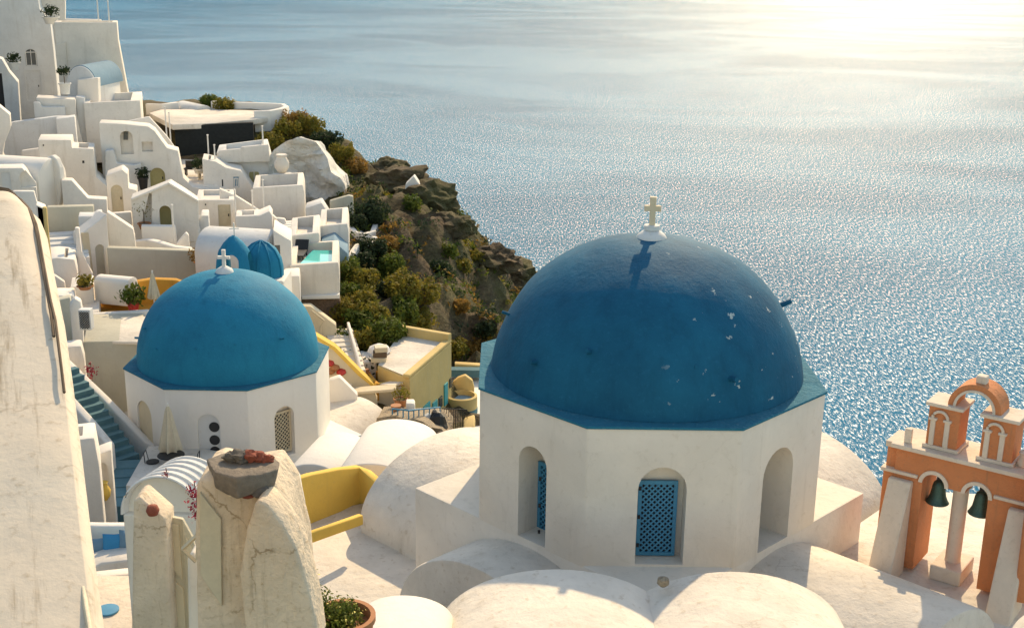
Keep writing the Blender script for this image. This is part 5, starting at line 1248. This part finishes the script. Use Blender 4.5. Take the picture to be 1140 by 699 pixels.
for k, (x, y, s_, mt) in enumerate([(263, 546, .07, 'cream'), (277, 549, .06, 'rock_red'), (291, 546, .08, 'shutter')]):
    mt = 'rock_dark' if mt == 'shutter' else mt
    p = at(x, y, 9.45); o = link_mesh('wedge_stone', MB().lathe(p + Vector((0, 0, -s_ * .5)), [(s_ * .6, 0), (s_, s_ * .4), (s_ * .7, s_), (0, s_ * 1.15)], 9), M[mt]); roughen(o, s_ * .3, 7)
    tag(o, ['cream wedge stone under the left of the flat rock', 'red wedge stone under the middle of the flat rock', 'dark wedge stone under the right of the flat rock', 'pale wedge stone under the right tip of the flat rock'][k], 'stone')
# ================================================================== plants
def leaf_cloud(lobes, count, size, seed, shell=.35, flat=False):
    """leaf-sized faces scattered through the volume of a few lobes (centre, radii)"""
    rnd = random.Random(seed); mb = MB(); vol = [l[1][0] * l[1][1] * l[1][2] for l in lobes]; tot = sum(vol)
    for l, v in zip(lobes, vol):
        for _ in range(max(6, int(count * v / tot))):
            d = Vector((rnd.gauss(0, 1), rnd.gauss(0, 1), rnd.gauss(0, 1))).normalized(); r_ = 1 - shell * rnd.random() ** 1.6 + rnd.gauss(0, .05) + (.28 * rnd.random() if rnd.random() < .12 else 0)
            k = 1 + .22 * noise.noise(d * 2.2 + l[0] * .7) + .16 * noise.noise(d * 5 + l[0])
            c = l[0] + Vector((d.x * l[1][0], d.y * l[1][1], d.z * l[1][2])) * r_ * k
            n_ = (d + Vector((rnd.gauss(0, .6), rnd.gauss(0, .6), rnd.gauss(0, .6)))).normalized(); a = n_.orthogonal().normalized(); b = n_.cross(a); g = rnd.random() * 6.28
            a, b = a * math.cos(g) + b * math.sin(g), b * math.cos(g) - a * math.sin(g); s = size * (.6 + .8 * rnd.random())
            mb.add([c - a * s, c + b * s * .5, c + a * s, c - b * s * .5], [(0, 1, 2, 3)])
    return mb
def bush(p, r_, h, mt, label, seed, name='bush', leaf=.11, dens=1.0, group='bushes on the slope'):
    rnd = random.Random(seed); th = thing(name, p, label, 'bush', group)
    lobes = [(p + Vector((0, 0, h * .42)), (r_ * .68, r_ * .68, h * .46))]
    for k in range(9):
        a = rnd.random() * 6.28; q = r_ * (.35 + .55 * rnd.random()); lobes.append((p + Vector((math.cos(a) * q, math.sin(a) * q, h * (.3 + .35 * rnd.random()))), (r_ * (.22 + .3 * rnd.random()), r_ * (.22 + .3 * rnd.random()), h * (.22 + .25 * rnd.random()))))
    cnt = int(1300 * dens * (r_ / .9) ** 2)
    link_mesh('foliage', leaf_cloud(lobes, min(5000, cnt), leaf, seed), M[mt], th, nofix=True)
    mb = MB()
    for k in range(4):
        a = k * 1.6; mb.tube([p + Vector((0, 0, -.3)), p + Vector((math.cos(a) * r_ * .25, math.sin(a) * r_ * .25, h * .5))], .06, .02, 5)
    link_mesh('stem', mb, M['stem'], th)
    return th
BL = [ # px, py (centre), radius px, material, label
 (385, 303, 14, 'leaf_green', 'green bush right beside the pool terrace box'), (402, 312, 15, 'leaf_gold', 'golden bush just right of the pool terrace box'),
 (386, 326, 14, 'leaf_green', 'green bush below the corner of the pool terrace box'), (405, 335, 14, 'leaf_gold', 'golden green bush in the middle of the bush mass by the pool'),
 (384, 350, 15, 'leaf_gold', 'golden bush beside the brown masonry wall'), (402, 358, 14, 'leaf_green', 'green bush above the small steps'),
 (418, 350, 14, 'leaf_gold', 'olive bush upper right of the small steps'), (392, 378, 15, 'leaf_green', 'tall green bush right next to the small steps'),
 (410, 380, 14, 'leaf_gold', 'golden bush between the small steps and the crates'), (427, 372, 17, 'leaf_green', 'wide green bush just above the yellow house roof'),
 (435, 302, 16, 'leaf_green', 'round green bush below the orange shrub'), (428, 322, 12, 'leaf_dark', 'dark green bush under the round green bush'),
 (452, 322, 17, 'leaf_gold', 'large golden green bush in the middle of the slope'), (472, 330, 14, 'leaf_gold', 'golden bush at the right of the large golden bush'),
 (447, 345, 15, 'leaf_green', 'green bush above the roof parapet of the yellow house'), (466, 362, 15, 'leaf_gold', 'rounded golden bush touching the yellow house parapet'),
 (435, 273, 13, 'leaf_orange', 'bright orange shrub on the slope above the round bush'), (432, 255, 6, 'leaf_orange', 'little orange tuft on top of the orange shrub'),
 (410, 240, 15, 'leaf_dark', 'dark bush inside the hollow behind the curved planter wall'), (398, 248, 11, 'leaf_dark', 'dark bush left in the hollow by the garden gatepost'),
 (414, 283, 13, 'leaf_dark', 'dark bush under the winding white path wall'), (404, 290, 10, 'leaf_dark', 'small dark bush left under the winding white path wall'),
 (303, 158, 11, 'leaf_gold', 'golden bush hanging over the left of the whitewashed rock'), (318, 146, 12, 'leaf_gold', 'golden bush above the top of the whitewashed rock'),
 (330, 135, 12, 'leaf_orange', 'rust orange bush at the corner of the curved platform wall'), (346, 142, 13, 'leaf_gold', 'bush on the ridge right of the rust orange bush'),
 (364, 158, 12, 'leaf_dark', 'dark bush on the ridge above the right side of the whitewashed rock'), (382, 172, 11, 'leaf_gold', 'low golden bush on the ridge line'),
 (232, 114, 9, 'leaf_green', 'green bush behind the roof hood on the platform'), (252, 116, 9, 'leaf_gold', 'golden green bush behind the seaward wall of the platform'),
 (398, 185, 9, 'leaf_orange', 'small rust bush on the skyline of the ridge'), (458, 228, 10, 'leaf_green', 'bright green tuft by the white shrine on the cliff'),
 (492, 300, 10, 'leaf_dark', 'dark green bush high on the rocky cliff'), (515, 300, 9, 'leaf_gold', 'golden tuft high on the rocky cliff'),
 (498, 279, 9, 'leaf_green', 'green tuft on the upper cliff edge'), (530, 285, 8, 'leaf_gold', 'yellowish tuft near the cliff brink'),
 (510, 345, 9, 'leaf_orange', 'rusty tuft in the middle of the rock face'), (482, 385, 12, 'leaf_orange', 'rusty dry bush above the right end of the yellow house'),
 (508, 390, 12, 'leaf_gold', 'dry golden bush right of the yellow house parapet'), (528, 386, 11, 'leaf_orange', 'dry rusty bush next to the near dome edge'), (540, 368, 10, 'leaf_dark', 'dark bush beside the near dome'),
]
for i, (x, y, r_, mt, lab) in enumerate(BL):
    hp = land_hit(x, y + r_ * .7, 38)
    if hp is None: print('no hit', lab); continue
    k = ppm(hp); rr_ = r_ / k * 1.3
    bush(hp + Vector((0, 0, -.15)), rr_, rr_ * 1.55, mt, lab, 100 + i, leaf=.09 if mt != 'leaf_dark' else .10, dens=1.35)
# low scrub too dense to count
rnd = random.Random(11); mbs = {'leaf_gold': MB(), 'leaf_dark': MB(), 'leaf_green': MB(), 'leaf_orange': MB()}
for _ in range(9000):
    y = 40 + 68 * rnd.random(); x = -.20 * y + 26 * rnd.random()
    w = wild(x, y)
    if w < .35: continue
    z = ground(x, y)
    if z < -60: continue
    _d = Vector((x, y, z)).dot(CF); _px = 570 + FPX * Vector((x, y, z)).dot(CR) / _d; _py = 349.5 - FPX * Vector((x, y, z)).dot(CU) / _d
    if _py > 398 and _px > 470: continue
    if _py > 415: continue
    d1 = noise.noise(Vector((x * .22, y * .22, 1.5))); sl_ = abs(ground(x + .5, y) - ground(x - .5, y)) + abs(ground(x, y + .5) - ground(x, y - .5))
    if d1 < -.22 or sl_ > 2.8 or rnd.random() < .35: continue
    mt = rnd.choice(['leaf_gold', 'leaf_green', 'leaf_dark', 'leaf_green', 'leaf_gold', 'leaf_green']) if noise.noise(Vector((x * .1, y * .1, 7))) > -.1 else rnd.choice(['leaf_dark', 'leaf_green', 'leaf_dark', 'leaf_orange'])
    s = .18 + .4 * rnd.random(); c = Vector((x, y, z + s * .2))
    mbx = leaf_cloud([(c, (s, s, s * .75))], 26, .10, rnd.random()); mbs[mt].add(mbx.v, mbx.f)
for mt, mb in mbs.items():
    o = link_mesh('scrub', mb, M[mt], nofix=True); tag(o, {'leaf_gold': 'low golden scrub', 'leaf_dark': 'low dark scrub', 'leaf_green': 'low green scrub', 'leaf_orange': 'low rusty scrub'}[mt] + ' covering the rocky cliff', 'scrub', None, 'stuff')
# shrine on the cliff and outcrops
p = land_hit(459, 222, 60)
if p: tag(link_mesh('shrine', MB().prism([p + Vector((-.5, 0, -.5)), p + Vector((.5, 0, -.5)), p + Vector((.5, 0, .7)), p + Vector((.1, 0, 1.3)), p + Vector((-.4, 0, .8))], (0, .8, 0)), M['white_clean'], bevel=.04), 'tiny white pointed shrine high on the cliff edge', 'shrine')
for k, (x, y, s, lab) in enumerate([(448, 200, 1.9, 'overhanging dark boulder on the ridge skyline'), (474, 217, 1.9, 'flat brown boulder jutting out behind the white shrine'), (435, 190, 1.5, 'dark boulder upper left on the ridge skyline'), (502, 245, 1.3, 'small brown boulder on the skyline halfway down the ridge'), (570, 303, 1.8, 'dark boulder at the seaward tip of the cliff'), (548, 283, 1.4, 'brown boulder above the tip of the cliff')]):
    p = land_hit(x, y + 9, 55)
    if not p: print('no hit', lab); continue
    bm = bmesh.new(); bmesh.ops.create_icosphere(bm, subdivisions=4, radius=1)
    mb = MB()
    for v in bm.verts:
        d = v.co.normalized(); kk = 1 + .35 * noise.fractal(d * 1.6 + Vector((k * 3, 0, 0)), .8, 2, 4); kk -= .25 * abs(noise.noise(d * 4 + Vector((k, 5, 0))))
        mb.v.append((p.x + d.x * s * 1.1 * kk, p.y + d.y * s * kk, p.z + .1 + d.z * s * .62 * kk))
    bm.verts.index_update(); mb.f = [tuple(v.index for v in f.verts) for f in bm.faces]; bm.free()
    tag(link_mesh('boulder', mb, M['rock'], smooth=40), lab, 'boulder')
# potted plants
def potted(p, r_, h, pot_mat, leaf, fr, label, seed, name='potted_plant', leafsize=.05, cnt=260, stem=0.0):
    th = thing(name, p, label, 'potted plant')
    link_mesh('pot', MB().lathe(p, [(r_ * .7, 0), (r_, h), (r_ * 1.12, h), (r_ * 1.12, h * .88), (r_ * 1.0, h * .86)], 20), M[pot_mat], th, smooth=40)
    link_mesh('soil', MB().lathe(p + Vector((0, 0, h * .85)), [(r_ * .95, 0), (0, .02)], 16), M['stem'], th)
    c = p + Vector((0, 0, h + stem + fr * .6)); lobes = [(c, (fr, fr, fr * .8)), (c + Vector((fr * .5, 0, fr * .2)), (fr * .5, fr * .5, fr * .5)), (c + Vector((-fr * .5, .1 * fr, -fr * .1)), (fr * .5, fr * .5, fr * .5))]
    link_mesh('foliage', leaf_cloud(lobes, cnt, leafsize, seed, .8), M[leaf], th, nofix=True)
    link_mesh('stem', MB().tube([p + Vector((0, 0, h * .8)), c], .03, .02, 5), M['stem'], th); return th
potted(at(57, 27, 90), .55, .5, 'pot_white', 'leaf_dark', .62, 'potted dark shrub on the wall top beside the tower house', 1, leafsize=.1)
potted(at(73, 105, 78.6), .35, .7, 'pot_white', 'leaf_dark', .42, 'little potted tree standing by the vaulted hut', 2, leafsize=.08, stem=.5)
potted(at(16, 78, 82.5), .38, .5, 'pot_white', 'leaf_dark', .45, 'potted plant in front of the shaded house at the far left', 3, leafsize=.08)
potted(at(160, 211, 68.5), .28, .7, 'iron', 'leaf_dark', .4, 'dark potted plant in the blue shade left of the olive door', 4, leafsize=.08)
potted(at(149, 347, 47.2), .24, .4, 'pot_red', 'leaf_green', .5, 'red pot with a spreading green plant on the ochre terrace', 5, leafsize=.09, cnt=500)
potted(at(95, 322, 47.2), .3, .15, 'pot_terra', 'leaf_gold', .35, 'dry brown shrub in the white planter box', 6, leafsize=.08)
potted(at(161, 255, 58.8), .3, .3, 'pot_terra', 'leaf_gold', .55, 'dry branching plant inside the tent shaped house front', 7, leafsize=.05, cnt=70, stem=.3)
potted(at(224, 296, 53.4), .3, .2, 'pot_terra', 'leaf_orange', .55, 'orange dried flowers on the end of the long greenish wall', 8, leafsize=.08)
potted(at(446, 452, 43.5), .25, .3, 'pot_terra', 'leaf_gold', .35, 'dry potted plant by the white door of the yellow house', 9, leafsize=.06, cnt=150)
potted(at(222, 193, 74.3), .35, .3, 'pot_white', 'leaf_dark', .5, 'dark leafy plant on the small terrace under the black wall', 10, leafsize=.09)
# big pot with yellow flowered plant in the foreground
p = at(383, 738, 11.2)
pt = thing('flower_pot', p, 'large terracotta rimmed pot with green plant and yellow flowers at the bottom', 'potted plant')
link_mesh('pot', MB().lathe(p, [(.26, 0), (.30, .3), (.31, .5), (.335, .5), (.335, .56), (.285, .56), (.27, .45)], 32), M['pot_terra'], pt, smooth=40)
c = p + Vector((-.06, 0, .52)); lob = [(c, (.27, .27, .20)), (c + Vector((-.2, .05, .18)), (.14, .16, .16)), (c + Vector((-.27, .1, .38)), (.09, .1, .12)), (c + Vector((.1, 0, .06)), (.14, .16, .10))]
link_mesh('foliage', leaf_cloud(lob, 2600, .020, 50, .9), M['leaf_green'], pt, nofix=True)
fm = plain('yellow_petals', (.62, .52, .12), .7)
tag(link_mesh('flowers', leaf_cloud(lob, 260, .016, 51, .12), fm, pt, nofix=True), kind='stuff')
link_mesh('soil', MB().lathe(p + Vector((0, 0, .44)), [(.27, 0), (0, .02)], 20), M['stem'], pt)
# bougainvillea beside the canopy and on the stair wall
for k, (x, y, Y, s, lab) in enumerate([(216, 552, 15.6, .16, 'red bougainvillea hanging at the right of the ribbed canopy, upper cluster'), (219, 570, 15.4, .14, 'red bougainvillea hanging at the right of the ribbed canopy, lower cluster'), (184, 528, 17.0, .07, 'tiny red blossom sprig on top of the ribbed canopy'), (101, 414, 39.5, .3, 'red blossom creeper on the wall below the beige flat roofed house')]):
    c = at(x, y, Y); th = thing('creeper', c, lab, 'creeper')
    link_mesh('blossoms', leaf_cloud([(c, (s * .8, s * .6, s * 1.2))], 70, s * .2, 60 + k, .9), M['flower'], th, nofix=True)
    link_mesh('stem', MB().tube([c + Vector((0, .1, -s * 1.3)), c + Vector((.03, 0, 0)), c + Vector((0, .05, s * 1.2))], .008, n=5), M['stem'], th)
for o in bpy.data.objects:
    if '_o' in o: del o['_o']
for o in bpy.data.objects:
    if o.parent is None and 'category' in o and 'kind' not in o: o['kind'] = 'thing'
